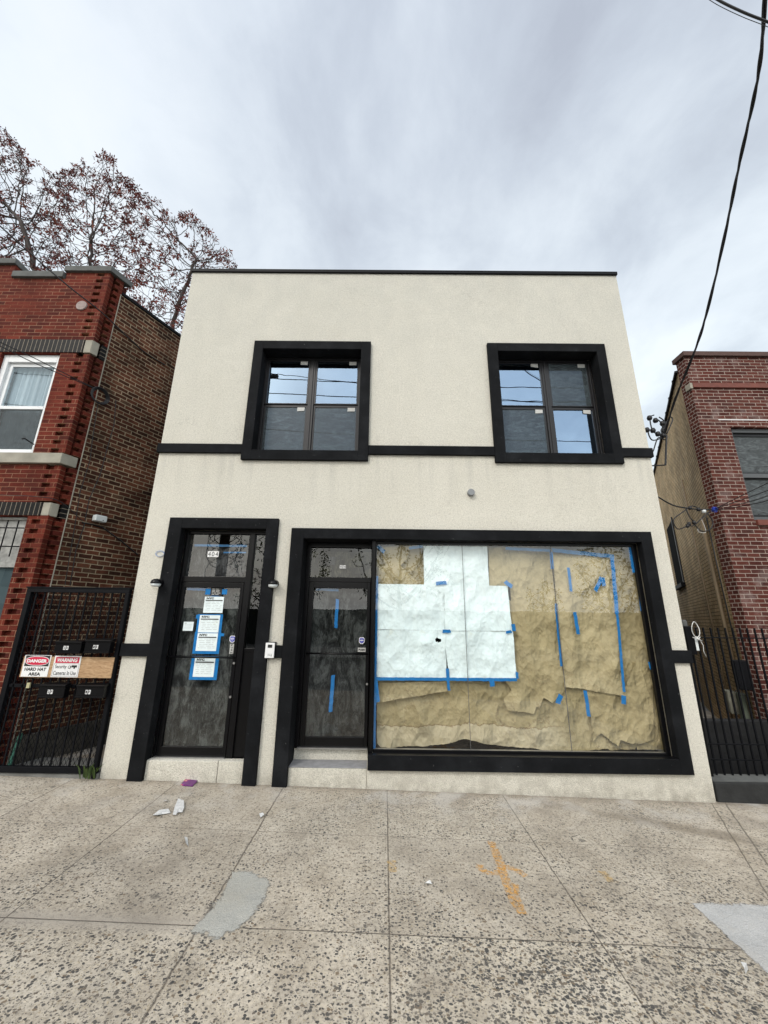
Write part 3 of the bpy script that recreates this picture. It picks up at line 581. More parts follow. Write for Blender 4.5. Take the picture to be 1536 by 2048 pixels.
paper('kraft_sheet',[(1103,1101),(1165,1106),(1226,1113),(1230,1170),(1235,1230),(1241,1310),(1249,1392),(1222,1388),(1195,1383),(1160,1377),(1128,1374),(1124,1330),(1118,1270),(1111,1207),(1106,1150)],.185,m_kraft[1],'brown kraft panel with long vertical tape on both sides and a straight slanting foot','paper sheet',.05,4.,.03,KG,.003,fz=.7)
paper('kraft_sheet',[(1170,1372),(1246,1380),(1285,1290),(1300,1350),(1306,1420),(1307,1455),(1306,1479),(1278,1486),(1258,1485),(1239,1479),(1234,1491),(1228,1486),(1220,1483),(1210,1472),(1200,1465),(1191,1471),(1185,1484),(1183,1460),(1179,1431)],.225,m_kraft[3],'brown kraft sheet with torn points low in the right window corner','paper sheet',.045,5.,.03,KG,.004)
paper('kraft_sheet',[(758,1096),(800,1092),(823,1092),(820,1100),(812,1120),(801,1131),(820,1150),(845,1172),(845,1180),(757,1180),(757,1135),(772,1130),(764,1115),(760,1108)],.21,m_kraft[2],'brown kraft scrap with a pointed flap in the top left corner of the shop window','paper sheet',.045,6.,.025,KG,.004)
WG='white paper sheets behind the shop window'
paper('white_sheet',[(846.5,1092),(974,1093),(978,1174),(848,1174)],.160,m_paper,'topmost white sheet reaching the head of the shop window','paper sheet',.026,7.,.025,WG,.001)
paper('white_sheet',[(756,1168),(888,1169.5),(889.5,1261),(753.5,1259)],.152,m_paper,'upper left white sheet of the block of four beside the shop door','paper sheet',.024,8.,.022,WG,.0015)
paper('white_sheet',[(888,1169.5),(1014.5,1172),(1019,1224),(1024,1257),(1025,1262),(889.5,1261.5)],.147,m_paper,'upper right white sheet of the block of four, deeply creased','paper sheet',.028,9.,.022,WG,.0015)
hx,hy=876,1280
paper('white_sheet',[(753,1260),(874,1260.5),(874,1276),(870,1278),(871,1283),(876,1285),(882,1283),(882,1278),(874.2,1276),(874.2,1260.5),(889.8,1261),(890.5,1300),(892.5,1320),(892.5,1352.5),(893,1355.5),(750.5,1354),(752,1300)],.152,m_paper,'lower left white sheet with a small dark hole in it','paper sheet',.024,10.,.022,WG,.001)
paper('white_sheet',[(890,1261.5),(1025.5,1263),(1028,1299),(1032.5,1356),(898,1355.5),(893.5,1320),(890.7,1300)],.147,m_paper,'lower right white sheet meeting the torn brown paper','paper sheet',.026,11.,.022,WG,.0015)
paper('dark_backing',[(757,1170),(1020,1172),(1026,1262),(1030,1352),(753,1350)],.21,m_dark,'dark stand-in for the gloom behind the hole in the white paper','paper sheet',.004,12.,.05)  # black sheet stands in for the dark interior seen through the hole
# tape strips
TG='blue masking tape strips'
def tape(a,b,w,Y,label,hazed=False):
    A=AT(*a,Y);Bp=AT(*b,Y); d=(Bp-A).normalized(); n=Vector((-d.z,0,d.x))*(w*.0068*.5); th=Vector((0,-.0015,0)); L=(Bp-A).length
    k=max(2,int(L/.03)); rr=random.Random(int(a[0]*7+a[1])); vs=[];
    for i in range(k+1):
        q=A.lerp(Bp,i/k); wv=d*0+n*rr.uniform(-.14,.14); e=d*(rr.uniform(-.006,.006) if i in(0,k) else 0); l=Vector((0,rr.uniform(-.0025,.0005),0))
        vs+=[q+n+wv+e+l,q-n+wv-e+l]
    m=MB(); m.add(vs,[(2*i,2*i+1,2*i+3,2*i+2) for i in range(k)]); m.add([v+th for v in vs],[(2*i,2*i+2,2*i+3,2*i+1) for i in range(k)])
    return tag(m.build('tape_strip',m_tapec if hazed else m_tape),label,'tape',TG)
YT=.1165
for t in [((753.5,1152),(747.5,1498),6,'long vertical blue tape down the left edge of the shop window beside the door'),
((872,1167),(893,1165.5),7,'short blue tape holding the topmost white sheet'),
((1010,1163),(1024,1174),8,'short slanting blue tape above the top right corner of the white block'),
((885,1263),(901,1262),6,'small blue tape over the middle of the white block where four sheets meet'),
((1012,1265),(1023,1263),5,'small blue tape tab on the right edge of the white block at mid height'),
((1026,1248),(1028,1262),7,'blue tape stub sticking out beside the white block above its mid seam'),
((750,1357.5),(1034,1359.5),5.5,'long horizontal blue tape under the block of white sheets'),
((894.5,1337),(896,1356),6,'short upright blue tape on the seam at the foot of the white block'),
((896,1361),(898,1381),5,'thin blue tape hanging below the white block onto the slanting brown strip'),
((983,1360),(985,1373),9,'stubby blue tape hanging below the white block near its right end'),
((751.5,1360),(756,1404),7,'blue tape at the left end of the slanting brown strip'),
((1034,1344),(1034.5,1357),5,'tiny blue tape at the lower right corner of the white block'),
((1011,1097),(1102,1101),6,'blue tape paled by sky reflection along the head of the window over the torn brown sheet',1),
((1104,1100),(1228,1113),8,'blue tape paled by sky reflection, sloping along the top of the kraft panel',1),
((1102,1103),(1104.5,1138),6,'upright blue tape at the top left of the kraft panel'),
((1136.5,1135),(1142.5,1183),5.5,'slim blue tape on the upper part of the kraft panel left of the arrow shape'),
((1203,1155),(1190.5,1182),7.5,'longer slanting leg of the blue tape arrow shape'),
((1205,1155),(1208.5,1172),7.5,'shorter leg of the blue tape arrow shape'),
((1224,1113),(1234,1228),7.5,'wide blue tape down the upper right edge of the kraft panel'),
((1234.5,1228),(1248,1384),5,'narrow blue tape down the lower right edge of the kraft panel'),
((1149,1224),(1156.5,1268.5),6.5,'isolated blue tape in the middle of the kraft panel'),
((1111.4,1207),(1123,1332.5),5,'long blue tape down the left edge of the kraft panel'),
((1122,1390),(1115.5,1407),9,'broad slanting blue tape beside the jagged flaps'),
((1170.4,1381),(1178,1433),6.5,'blue tape hanging below the foot of the kraft panel'),
((1247.5,1391),(1247,1408),8.5,'blue tape at the lower right corner of the kraft panel'),
((1260,1095),(1268.6,1145),8,'blue tape in the top right corner of the shop window'),
((1279,1190),(1282,1222),3,'thin sliver of blue tape on the right edge of the brown paper'),
((1299.5,1324),(1303,1338),7,'small blue tape on the right edge of the brown paper at mid height'),
((755,1092),(769,1104),8,'blue tape crossing the top left corner of the shop window',1),
((818,1096),(846,1093),6,'blue tape paled by sky reflection on the window head left of the topmost white sheet',1)]:
    tape(t[0],t[1],t[2],YT if t[2] else YT,t[3],len(t)>4)
tape((675,1198),(671.5,1256),6.5,Y2+.018,'upper upright blue tape on the shop door')
tape((666.5,1350),(661,1424),7,Y2+.018,'lower upright blue tape on the shop door')
tape((632,1178),(677,1180),5.5,Y2+.018,'pale blue tape along the top of the shop door glass',True)
tape((389,1090.6),(494,1092),4.5,Y1+.018,'long pale blue tape across the transom above the large 404',True)
tape((447,1105),(492,1105),3,Y1+.018,'thin pale blue tape beside the large 404',True)
tape((374,1177.5),(411,1179),5,Y1+.018,'blue tape along the top left of the entrance door glass')
# ------------------------------------------------------------------ notices, numbers, stickers
def quad_on(px,Y):
    return [AT(a,b,Y) for a,b in px]
def plate(m,x0,x1,z0,z1,y,t=.0015): return m.box(x0,x1,y-t,y,z0,z1)
def number_plate(txt,cx,cz,w,h,y,label,gap=0):
    e=empty('house_number',(cx,y,cz-h/2),label,'house number')
    plate(MB(),cx-w/2,cx+w/2,cz-h/2,cz+h/2,y).build('plate',m_signw,e)
    n=len(txt)
    for i,ch in enumerate(txt):
        a=cx-w/2+w*(i+.14)/n; b=cx-w/2+w*(i+.86)/n
        text_mb(ch,a,cz-h*.38,b,cz+h*.38,y-.003,bold=.0).build('digit',m_ink,e,solid=-1)
    return e
p=AT(426,1108,Y1); number_plate('404',p.x,p.z,.155,.082,Y1+.007,'large white plate reading 404 on the left transom')
p=AT(685.5,1133.5,Y2); number_plate('404',p.x,p.z,.088,.046,Y2+.007,'small 404 number on the transom above the shop door')
def permit(cx,cz,w,h,y,label,skew=0.,lines=6,tape_b=(.0,.0,.0,.0),ears=(),seed=0):
    rr=random.Random(seed)
    e=empty('permit_notice',(cx,y,cz-h/2),label,'notice','city permit notices taped to the entrance door')
    l,r,b,t=tape_b
    if l or r or b or t:
        m=MB(); plate(m,cx-w/2-l,cx+w/2+r,cz-h/2-b,cz+h/2+t,y,.001); 
        for (a0,a1,c0,c1) in ears: plate(m,cx+a0,cx+a1,cz+c0,cz+c1,y-.0002,.001)
        m.build('tape',m_tape,e)
    yy=y-.003
    plate(MB(),cx-w/2,cx+w/2,cz-h/2,cz+h/2,yy,.001).build('sheet',m_perm,e)
    text_mb('NYC',cx-w*.40,cz+h*.335,cx-w*.02,cz+h*.46,yy-.0025,bold=.06).build('heading',m_ink,e,solid=-1)
    m=MB(); plate(m,cx-w*.44,cx+w*.44,cz+h*.235,cz+h*.295,yy-.0015,.0005); m.build('title_bar',m_ink,e)
    m=MB()
    for k in range(lines):
        z=cz+h*(.17-.60*k/lines); 
        a=-.42+rr.uniform(0,.1)
        while a<.36:
            L=rr.uniform(.06,.28); b2=min(a+L,.42); plate(m,cx+w*a,cx+w*b2,z-.0016,z+.0016,yy-.0015,.0005); a=b2+rr.uniform(.03,.10)
    m.build('fine_print',m_inkg,e); return e
def P2(px,py): q=AT(px,py,Y1-.002); return q.x,q.z
YP=Y1-.002
cx,cz=P2(427.5,1209.5); permit(cx,cz,.262,.213,YP,'topmost white city notice on the entrance door, a little creased and without a blue border',seed=1,tape_b=(-.08,-.08,0,.02))
cx,cz=P2(418.5,1247.5); permit(cx,cz,.272,.222,YP,'second city notice from the top, with a blue tape ear at its left',tape_b=(.03,.035,.008,.012),ears=((-.19,-.13,.065,.115),),seed=2)
cx,cz=P2(414,1284); permit(cx,cz,.270,.222,YP-.0012,'third city notice from the top, just above the push bar, tape ear at its right',tape_b=(.04,.04,.036,.012),ears=((.13,.215,.075,.112),),seed=3)
cx,cz=P2(408.5,1334.5); permit(cx,cz,.268,.232,YP,'lowest city notice, the only one below the push bar',tape_b=(.045,.045,.036,.02),seed=4)
q=quad_on([(420,1191.5),(445,1176)],YP); e=empty('info_card',(q[0].x,YP,q[0].z),'small black card with white print held by blue tape above the notices','card')
x0,z0,x1,z1=q[0].x,q[0].z,q[1].x,q[1].z
m=MB(); plate(m,x0-.07,x0,z0+.015,z1-.01,YP,.001); plate(m,x1,x1+.07,z0+.02,z1-.015,YP,.001); plate(m,x0-.01,x1,z0-.025,z0-.008,YP,.001); m.build('tape',m_tape,e)
plate(MB(),x0,x1,z0,z1,YP-.001,.001).build('card_sheet',m_ink,e)
m=MB(); rr=random.Random(5)
for k in range(5):
    a=x0+.02
    while a<x1-.04: b=a+rr.uniform(.015,.05); plate(m,a,min(b,x1-.015),z1-.018-.018*k,z1-.011-.018*k,YP-.0025,.0005); a=b+.012
m.build('print',m_sticker,e)
cx,cz=P2(376.5,1252.5); e=empty('small_note',(cx,YP,cz-.06),'small plain white note on the left of the entrance door glass','note')
plate(MB(),cx-.067,cx+.067,cz-.058,cz+.058,YP,.001).build('sheet',m_perm,e)
m=MB(); plate(m,cx-.05,cx-.025,cz+.036,cz+.042,YP-.0015,.0005)
for k in range(4): plate(m,cx-.045+.01*(k%2),cx+.045,cz+.02-.018*k,cz+.022-.018*k,YP-.0015,.0005)
m.build('fine_print',m_inkg,e)
def shield(px,py,Y,label):
    p=AT(px,py,Y); e=empty('security_sticker',(p.x,Y,p.z-.03),label,'sticker')
    def octo(r,k=.42): return [(p.x+dx*r*.86,p.z+dz*r) for dx,dz in ((-k,-1),(k,-1),(1,-.45),(1,.62),(.62,.95),(-.62,.95),(-1,.62),(-1,-.45))]
    MB().prism(octo(.044),Y-.001,Y).build('border',m_signw,e)
    s_=simple('sticker_blue',(.02,.03,.42),.4) if 'sticker_blue' not in bpy.data.materials else bpy.data.materials['sticker_blue']
    MB().prism(octo(.035),Y-.002,Y-.0011).build('field',s_,e)
    m=MB(); m.box(p.x-.024,p.x+.024,Y-.003,Y-.0021,p.z-.004,p.z+.007); m.box(p.x-.018,p.x+.018,Y-.003,Y-.0021,p.z+.018,p.z+.021); m.box(p.x-.014,p.x+.014,Y-.003,Y-.0021,p.z-.02,p.z-.017); m.build('mark',m_signw,e)
shield(465,1278,YP,'blue and white shield sticker on the entrance door near its push bar'); shield(723.5,1281,Y2-.002,'blue and white shield sticker on the shop door above PUSH')
p=AT(463.5,1297.5,YP); e=empty('push_sticker',(p.x,YP,p.z-.08),'upright grey sticker with PUSH lettered downwards on the entrance door','sticker')
plate(MB(),p.x-.026,p.x+.026,p.z-.062,p.z+.062,YP,.001).build('label_plate',m_sticker,e)
for i,ch in enumerate('PUSH'): text_mb(ch,p.x-.013,p.z+.034-.030*i,p.x+.013,p.z+.055-.030*i,YP-.0025,bold=.04).build('letter',m_ink,e,solid=-1)
p=AT(723.5,1299.5,Y2); e=empty('push_sticker',(p.x,Y2,p.z-.02),'level white sticker reading PUSH on the shop door','sticker')
plate(MB(),p.x-.053,p.x+.053,p.z-.026,p.z+.026,Y2-.002,.001).build('label_plate',m_sticker,e)
text_mb('PUSH',p.x-.043,p.z-.013,p.x+.043,p.z+.013,Y2-.0045,bold=.05).build('lettering',m_ink,e,solid=-1)
q=AT(664,1122,Y2+.02); m=MB(); m.add([(q.x-.05,Y2+.018,q.z-.06),(q.x+.045,Y2+.016,q.z-.055),(q.x+.05,Y2+.018,q.z+.055),(q.x-.055,Y2+.018,q.z+.06)],[(0,1,2,3)]); tag(m.build('paper_scrap',m_film3),'grey paper scrap behind the transom over the shop door','paper scrap')
# ------------------------------------------------------------------ fixtures on the facade
def wall_lamp(px,py,Y,label):
    p=AT(px,py,Y); x,z=p.x,p.z
    e=empty('wall_lamp',(x,Y,z-.05),label,'wall lamp','round wall lamps either side of the entrance door')
    MB().lathe([(.052,-.018),(.055,0.)],(x,Y,z),n=24).build('wall_plate',m_black,e,smooth=False)
    m=MB(); m.lathe([(.0,.052),(.03,.047),(.055,.03),(.066,.0),(.066,-.012)],(x,Y-.085,z-.002),'Z',24); m.obox((x-.02,Y-.06,z-.004),(.04,0,0),(0,.05,0),(0,0,.03)); m.build('hood',m_black,e,smooth=True)
    MB().lathe([(.060,-.012),(.058,-.035),(.045,-.05),(.0,-.055)],(x,Y-.085,z-.002),'Z',24).build('lens',m_wht,e,smooth=True)
wall_lamp(319.5,1166,-.052,'black round wall lamp left of the entrance door')
wall_lamp(550,1168,-.001,'black round wall lamp right of the entrance door')
e=empty('intercom',(-1.445,0,1.40),'white door intercom with a small dark screen right of the entrance door','intercom')
MB().box(-1.515,-1.385,-.062,-.003,1.405,1.603).build('case',m_black,e,bevel=.006)
MB().box(-1.508,-1.392,-.072,-.0625,1.412,1.594).build('face_plate',m_signw,e,bevel=.004)
MB().box(-1.478,-1.422,-.0745,-.0722,1.535,1.572).build('screen',m_ink,e)
m=MB(); [m.box(-1.47+.02*i,-1.458+.02*i,-.074,-.0722,1.455-.014*j,1.461-.014*j) for i in range(3) for j in range(2)]; m.lathe([(.007,-.074),(.007,-.0722)],(-1.425,0,1.438),n=10); m.build('button',m_inkg,e)
p=AT(942,985,-.03); m=MB(); m.lathe([(.045,-.06),(.05,-.052),(.05,.0),(.03,.0)],(p.x,0,p.z),n=24); tag(m.build('vent_cap',m_grey),'grey round cap on the stucco between the storeys','vent cap')
p=AT(320,1108,-.01); m=MB()
for k in range(3):
    m.tube([(p.x+(.052+.004*k)*math.cos(a),-.006-.005*k,p.z+.003*k+(.033+.004*k)*math.sin(a)) for a in [i*math.pi/10 for i in range(21)]],.0022,5,False)
m.tube([(p.x+.05,-.008,p.z+.01),(p.x+.06,-.01,p.z+.04),(p.x+.055,.0,p.z+.05)],.002,5)
tag(m.build('wire_coil',simple('pale_blue_wire',(.30,.40,.62),.5)),'small coil of pale blue wire on the stucco left of the entrance','wire coil')
# ------------------------------------------------------------------ left neighbour
XA=-4.75; TL=.477
L=empty('brick_house',(-6.5,0,gz(-6.5)),'dark red brick house with stepped parapet at the left edge','building')
def onL(s,z,o=0.):   # a point on the skewed side wall, s metres behind the corner, o metres out from it
    nrm=Vector((1,-TL,0)).normalized(); return Vector((XA+TL*s,s,z))+nrm*o
LX0=-14.
ZP1,ZP2,ZP3=7.70,7.42,7.55
WL1=(-6.17,-5.225,4.19,5.935); WL2=(-6.17,-5.04,1.2,3.24)
QW=.22
m=MB(); holed(m,LX0,XA-QW,-.3,7.42,[WL1,WL2],0.)
for h in (WL1,WL2):
    for (p_,q_) in (((h[0],h[2]),(h[0],h[3])),((h[1],h[3]),(h[1],h[2])),((h[0],h[3]),(h[1],h[3])),((h[1],h[2]),(h[0],h[2]))):
        m.add([(p_[0],0,p_[1]),(q_[0],0,q_[1]),(q_[0],.3,q_[1]),(p_[0],.3,p_[1])],[(0,1,2,3)])
m.box(LX0,-6.42,0.,.35,7.4205,7.70); m.box(-5.50,XA-QW,0.,.28,7.4205,7.55)
m.build('front_wall',m_red,L)
# toothed corner pier: each course a projecting and a sunken brick in turn
nzc=int((7.55+.3)/.068)
nL=Vector((1,-TL,0)).normalized()
m=MB(); ms=MB()
GLs=Vector((TL,1,0)).normalized()
s_red=.2
core=.055
for k in range(-4,nzc-4+1):
    z0=k*.068; z1=min(z0+.068,7.55)
    if z1<=z0: continue
    if 5.94<=z0+.03<=6.18 or 3.25<=z0+.03<=3.44 or 4.02<=z0+.03<=4.19:
        if m.v: m.build('corner_quoin',m_red,L); ms.build('side_quoin',m_reds,L); m=MB(); ms=MB()
        continue
    if k%2==0:  # sunk on the front beside the arris
        m.box(XA-.10,XA,0,.09,z0,z1); m.box(XA-QW,XA-.10,core,.2,z0,z1)
        ms.obox(onL(0.092,z0,-.001),GLs*(s_red/GLs.y-.10),nL*-.1,(0,0,z1-z0))
    else:
        m.box(XA-QW,XA,0,.09,z0,z1); m.box(XA-QW,XA-.06,.091,.2,z0,z1)
        ms.obox(onL(0.155,z0,-.001),GLs*.052,nL*-.1,(0,0,z1-z0))
m.build('corner_quoin',m_red,L); ms.build('side_quoin',m_reds,L)
m=MB(); m.box(XA-QW-.04,XA-QW-.002,.002,.069,-.3,7.41); m.build('quoin_return',m_red,L)
m=MB(); PP=[(XA-QW-.04,.07),(XA-.07,.095),(XA+TL*.2-.085,.21),(XA+TL*.3-.085,.34),(XA-QW-.04,.34)]
m.add([(x,y,-.3) for x,y in PP]+[(x,y,7.55) for x,y in PP],[(4,3,2,1,0),(5,6,7,8,9)]+[(i,(i+1)%5,(i+1)%5+5,i+5) for i in range(5)]); m.build('corner_core',m_red,L)
m=MB(); o=onL(.203,-.3); L2=16.; e_=onL(L2,-.3); m.add([o,e_,(e_.x,e_.y,7.29),(o.x,o.y,7.29)],[(0,1,2,3)]); m.add([(LX0,.28,7.28),(XA+.1,.28,7.28),(e_.x,e_.y,7.28),(LX0,e_.y,7.28)],[(0,1,2,3)]); m.add([onL(.204,7.29),onL(.204,7.55),onL(.204,7.55,-.3),onL(.204,7.29,-.3)],[(0,1,2,3)]); m.build('side_wall',m_brown,L)
m=MB(); m.obox(onL(.205,7.292,-.25),GLs*(L2*1.1),nL*.275,(0,0,.05)); m.build('side_coping',m_blackm,L)
m=MB(); m.tube([onL(.197,z,.004) for z in (0.,3.,7.29)],.008,6); m.build('mortar_seam',m_lime,L)
def coping(x0,x1,zb,zt,wrap=False):
    m=MB(); m.box(x0,x1,-.045,.30,zb,zt)
    return m.build('coping',m_coping,L,bevel=.008)
coping(LX0,-6.40,7.702,7.81); coping(-6.395,-5.52,7.422,7.54)
m=MB(); P_=[(-5.525,-.045),(XA+.03,-.045),(XA+.03+.30*TL,.30),(-5.525,.30)]
m.add([(x,y,7.552) for x,y in P_]+[(x,y,7.655) for x,y in P_],[(3,2,1,0),(4,5,6,7)]+[(i,(i+1)%4,(i+1)%4+4,i+4) for i in range(4)]); m.build('coping',m_coping,L,bevel=.006)
m=MB(); P_=[(XA-QW,.27),(XA-.01+.27*TL,.27),(XA+.203*TL-.002,.203),(XA+.09*TL-.05,.1),(XA-QW,.1)]
m.box(LX0,-4.88,-.012,.1,5.945,6.182); m.box(LX0,-4.872,-.012,.1,3.25,3.442); m.build('lintel_band',m_sold,L)
for (za,zb) in ((5.945,6.182),(3.25,3.442)): m=MB(); m.box(-4.875 if za>5 else -4.868,XA-.004,-.006,.09,za,zb); m.obox(onL(.0,za,-.002),GLs*.10,nL*-.06,(0,0,zb-za)); m.build('stone_block',m_lime,L,bevel=.01)
for (za,zb) in ((5.93,6.188),(3.245,3.45)): MB().obox(onL(.112,za,.004),GLs*.105,nL*-.1,(0,0,zb-za)).build('lintel_return',m_solds,L)
m=MB(); P_=[(-6.6,-.05),(XA+.01,-.05),(XA+.01+.17*TL,.15),(XA-.1,.15),(-6.6,.15)]
m.add([(x,y,4.03) for x,y in P_]+[(x,y,4.188) for x,y in P_],[(4,3,2,1,0),(5,6,7,8,9)]+[(i,(i+1)%5,(i+1)%5+5,i+5) for i in range(5)]); m.build('window_sill',m_lime,L,bevel=.006)
p=AT(163,611,-.01); MB().lathe([(.085,-.02),(.09,-.008),(.09,.02)],(p.x,0,p.z),n=28).build('medallion',simple('pale_stone',(.34,.27,.25),.85,0,.3,20,.004,60),L)
# its windows
m=MB(); frame(m,(-6.168,-5.228,4.195,5.93),(-6.08,-5.30,4.25,5.80),.05,.16); wl=m.build('window',m_white,L,bevel=.004)
m=MB(); frame(m,(-6.08,-5.30,4.26,5.80),(-6.02,-5.345,4.30,5.74),.09,.13); m.box(-6.02,-5.345,.085,.125,4.975,5.03); m.build('sash',m_white,wl,bevel=.003)
m=MB(); m.add([(-6.02,.11,5.03),(-5.345,.11,5.03),(-5.345,.11,5.74),(-6.02,.11,5.74)],[(0,1,2,3)]); m.build('pane',glass_mat('window_glass',1.5,(.9,.95,.97),(.7,.88,1.),.05),wl)
m=MB(); m.add([(-6.02,.12,4.30),(-5.345,.12,4.30),(-5.345,.12,4.975),(-6.02,.12,4.975)],[(0,1,2,3)]); m.build('pane',m_lowd,wl)
m=MB(); m.add([(-6.02,.10,4.30),(-5.345,.10,4.30),(-5.345,.10,4.975),(-6.02,.10,4.975)],[(0,1,2,3)]); m.build('insect_screen',screen_mat('dark_screen',(.03,.037,.04),.62),wl)
m=MB(); vs=[];fs=[]; nn=60
for i in range(nn+1):
    x=-6.06+.74*i/nn; y=.20+.022*math.sin(i*.9)+.012*math.sin(i*2.3+1)
    vs+=[(x,y,4.22),(x,y,5.82)]
m.add(vs,[(2*i,2*i+2,2*i+3,2*i+1) for i in range(nn)]); m.build('curtain',m_curt,wl,smooth=True)
m=MB(); m.box(-6.25,-5.1,.34,.36,4.1,6.); m.box(-6.25,-4.98,.34,.36,1.1,3.4); m.build('room_backing',m_dark,L)
m=MB(); frame(m,(-6.168,-5.045,1.2,3.235),(-6.1,-5.10,1.28,3.20),.06,.14); w2=m.build('window',m_greyw,L,bevel=.004)
MB().box(-6.1,-5.10,.10,.13,2.60,3.20).build('board',m_greyw,w2)
m=MB(); m.box(-6.1,-5.10,.08,.13,2.53,2.60); m.build('sash',m_greyw,w2)
m=MB(); m.add([(-6.1,.11,1.28),(-5.1,.11,1.28),(-5.1,.11,2.53),(-6.1,.11,2.53)],[(0,1,2,3)]); m.build('pane',m_lowd,w2)
m=MB(); m.add([(-6.1,.13,1.28),(-5.1,.13,1.28),(-5.1,.13,2.53),(-6.1,.13,2.53)],[(0,1,2,3)]); m.build('blind',simple('grey_blind',(.22,.27,.28),.8),w2)
m=MB()
for i in range(7): x=-6.02+.15*i; m.tube([(x,-.03,2.66),(x,-.03,3.17)],.008,6)
for z in (2.80,3.06): m.tube([(-6.15,-.03,z),(-5.02,-.03,z)],.009,6)
m.build('window_bars',m_blackm,w2)
m=MB(); m.tube([(-5.42,-.02,4.42),(-5.33,-.07,4.40),(-5.22,-.02,4.33)],.010,6); m.build('hook',m_blackm,L)
# rubble footing of the side wall
m=MB(); m.obox(onL(.21,-.3,.002),GLs*14,nL*.05,(0,0,.72)); m.build('footing',simple('rubble_footing',(.11,.10,.085),.95,0,.6,7,.03,11),L)
# siren box, wires on the brown wall
def onLpx(px,py,o=0.):
    q=HIT(px,py,onL(0,0,o),nL); return q
c=onLpx(200,1037,.06); e=empty('alarm_box',tuple(c-Vector((0,0,.06))),'pale green white plastic box high on the brown brick wall','junction box')
MB().obox(c-GLs*.085-nL*.055-Vector((0,0,.055)),GLs*.17,nL*.10,(0,0,.10)).build('case',m_wht,e,bevel=.015)
MB().obox(c+GLs*.02+nL*.046-Vector((0,0,.035)),GLs*.012,nL*.003,(0,0,.012)).build('indicator',m_ink,e)
def wallwire(pts,r=.006,o=.015): return [onLpx(a,b,o) for a,b in pts]
m=MB(); m.tube(wallwire([(232,800),(228,850),(219,880),(200,950),(178,1000),(170,1040)]),.006,5); m.tube(wallwire([(196,805),(186,870),(180,920),(160,985),(150,1050),(138,1120),(130,1170)]),.005,5); m.tube(wallwire([(170,1045),(152,1100),(140,1170)]),.006,5)
m.tube(wallwire([(164,1045),(185,1049),(205,1055),(240,1080),(276,1110)]),.010,5)
tag(m.build('wall_cable',m_cable),'thin black cables stapled down the brown brick wall','cable')
m=MB(); c=onLpx(199,792,.03)
for k in range(4): m.tube([c+GLs*(.10+.012*k)*math.cos(a)+Vector((0,0,(.11+.01*k)*math.sin(a)))+nL*(.008*k) for a in [i*math.pi/9 for i in range(19)]],.007,5,False)
tag(m.build('cable_coil',m_cable),'coil of black cable hanging on the corner of the brown brick wall','cable coil')
# ------------------------------------------------------------------ alley gate
YGt=-.02
e=GT=empty('alley_gate',(-4.0,YGt,.05),'tall black iron gate with diamond mesh closing the left alley','gate')
zb=.145; zt=2.25; gx0,gx1=-4.74,-3.38
m=MB(); m.box(gx0,gx0+.06,-.05,.01,-.02,2.19); m.box(gx1-.045,gx1,-.05,.01,.06,2.19); m.box(gx0,gx1,-.051,.011,2.191,2.245); m.box(gx0-.01,gx1+.012,-.06,.02,2.246,2.262); m.box(gx0+.061,gx1-.046,-.05,.0,.11,.175)
m.box(gx0+.061,gx1-.046,-.03,-.005,1.03,1.07); m.build('frame',m_blackm,GT,bevel=.003)
m=MB()
for i in range(11):
    x=gx0+.12+.112*i; m.box(x-.0085,x+.0085,-.030,-.016,.176,2.19)
m.build('bars',m_blackm,GT)
m=MB(); s_=.052
x=-2.2
for dirn in (1,-1):
    k=-60
    while k<80:
        c0=k*s_
        # line z = zb + dirn*1.7*(x-gx0)+c0 clipped to frame
        pts=[]
        for xx in (gx0+.06,gx1-.045):
            pts.append((xx,.17+dirn*1.7*(xx-gx0)+c0*1.7))
        (xa,za),(xb,zb2)=pts
        def cl(xa,za,xb,zb2,lo=.175,hi=2.19):
            if za==zb2: return None
            t0,t1=0.,1.
            dz=zb2-za
            ta=(lo-za)/dz; tb=(hi-za)/dz
            if ta>tb: ta,tb=tb,ta
            t0=max(t0,ta);t1=min(t1,tb)
            if t1<=t0: return None
            return (xa+t0*(xb-xa),za+t0*dz),(xa+t1*(xb-xa),za+t1*dz)
        r=cl(xa,za,xb,zb2)
        if r: m.tube([(r[0][0],-.012+.004*dirn,r[0][1]),(r[1][0],-.012+.004*dirn,r[1][1])],.0030,3,False)
        k+=1
m.build('mesh_infill',m_blackm,GT)
tag(MB().box(-6.,-3.36,-.03,.5,gz(-4)-.3,.105).build('gate_kerb',m_concrete,bevel=.01),'grey concrete kerb under the alley gate','kerb')
m=MB(); m.add([(-5.,.2,.02),(-3.3,.2,.02),(1.5,9,.25),(-.5,9,.25)],[(0,1,2,3)]); tag(m.build('alley_floor',m_concrete,origin=(-3,3,0)),kind='structure')
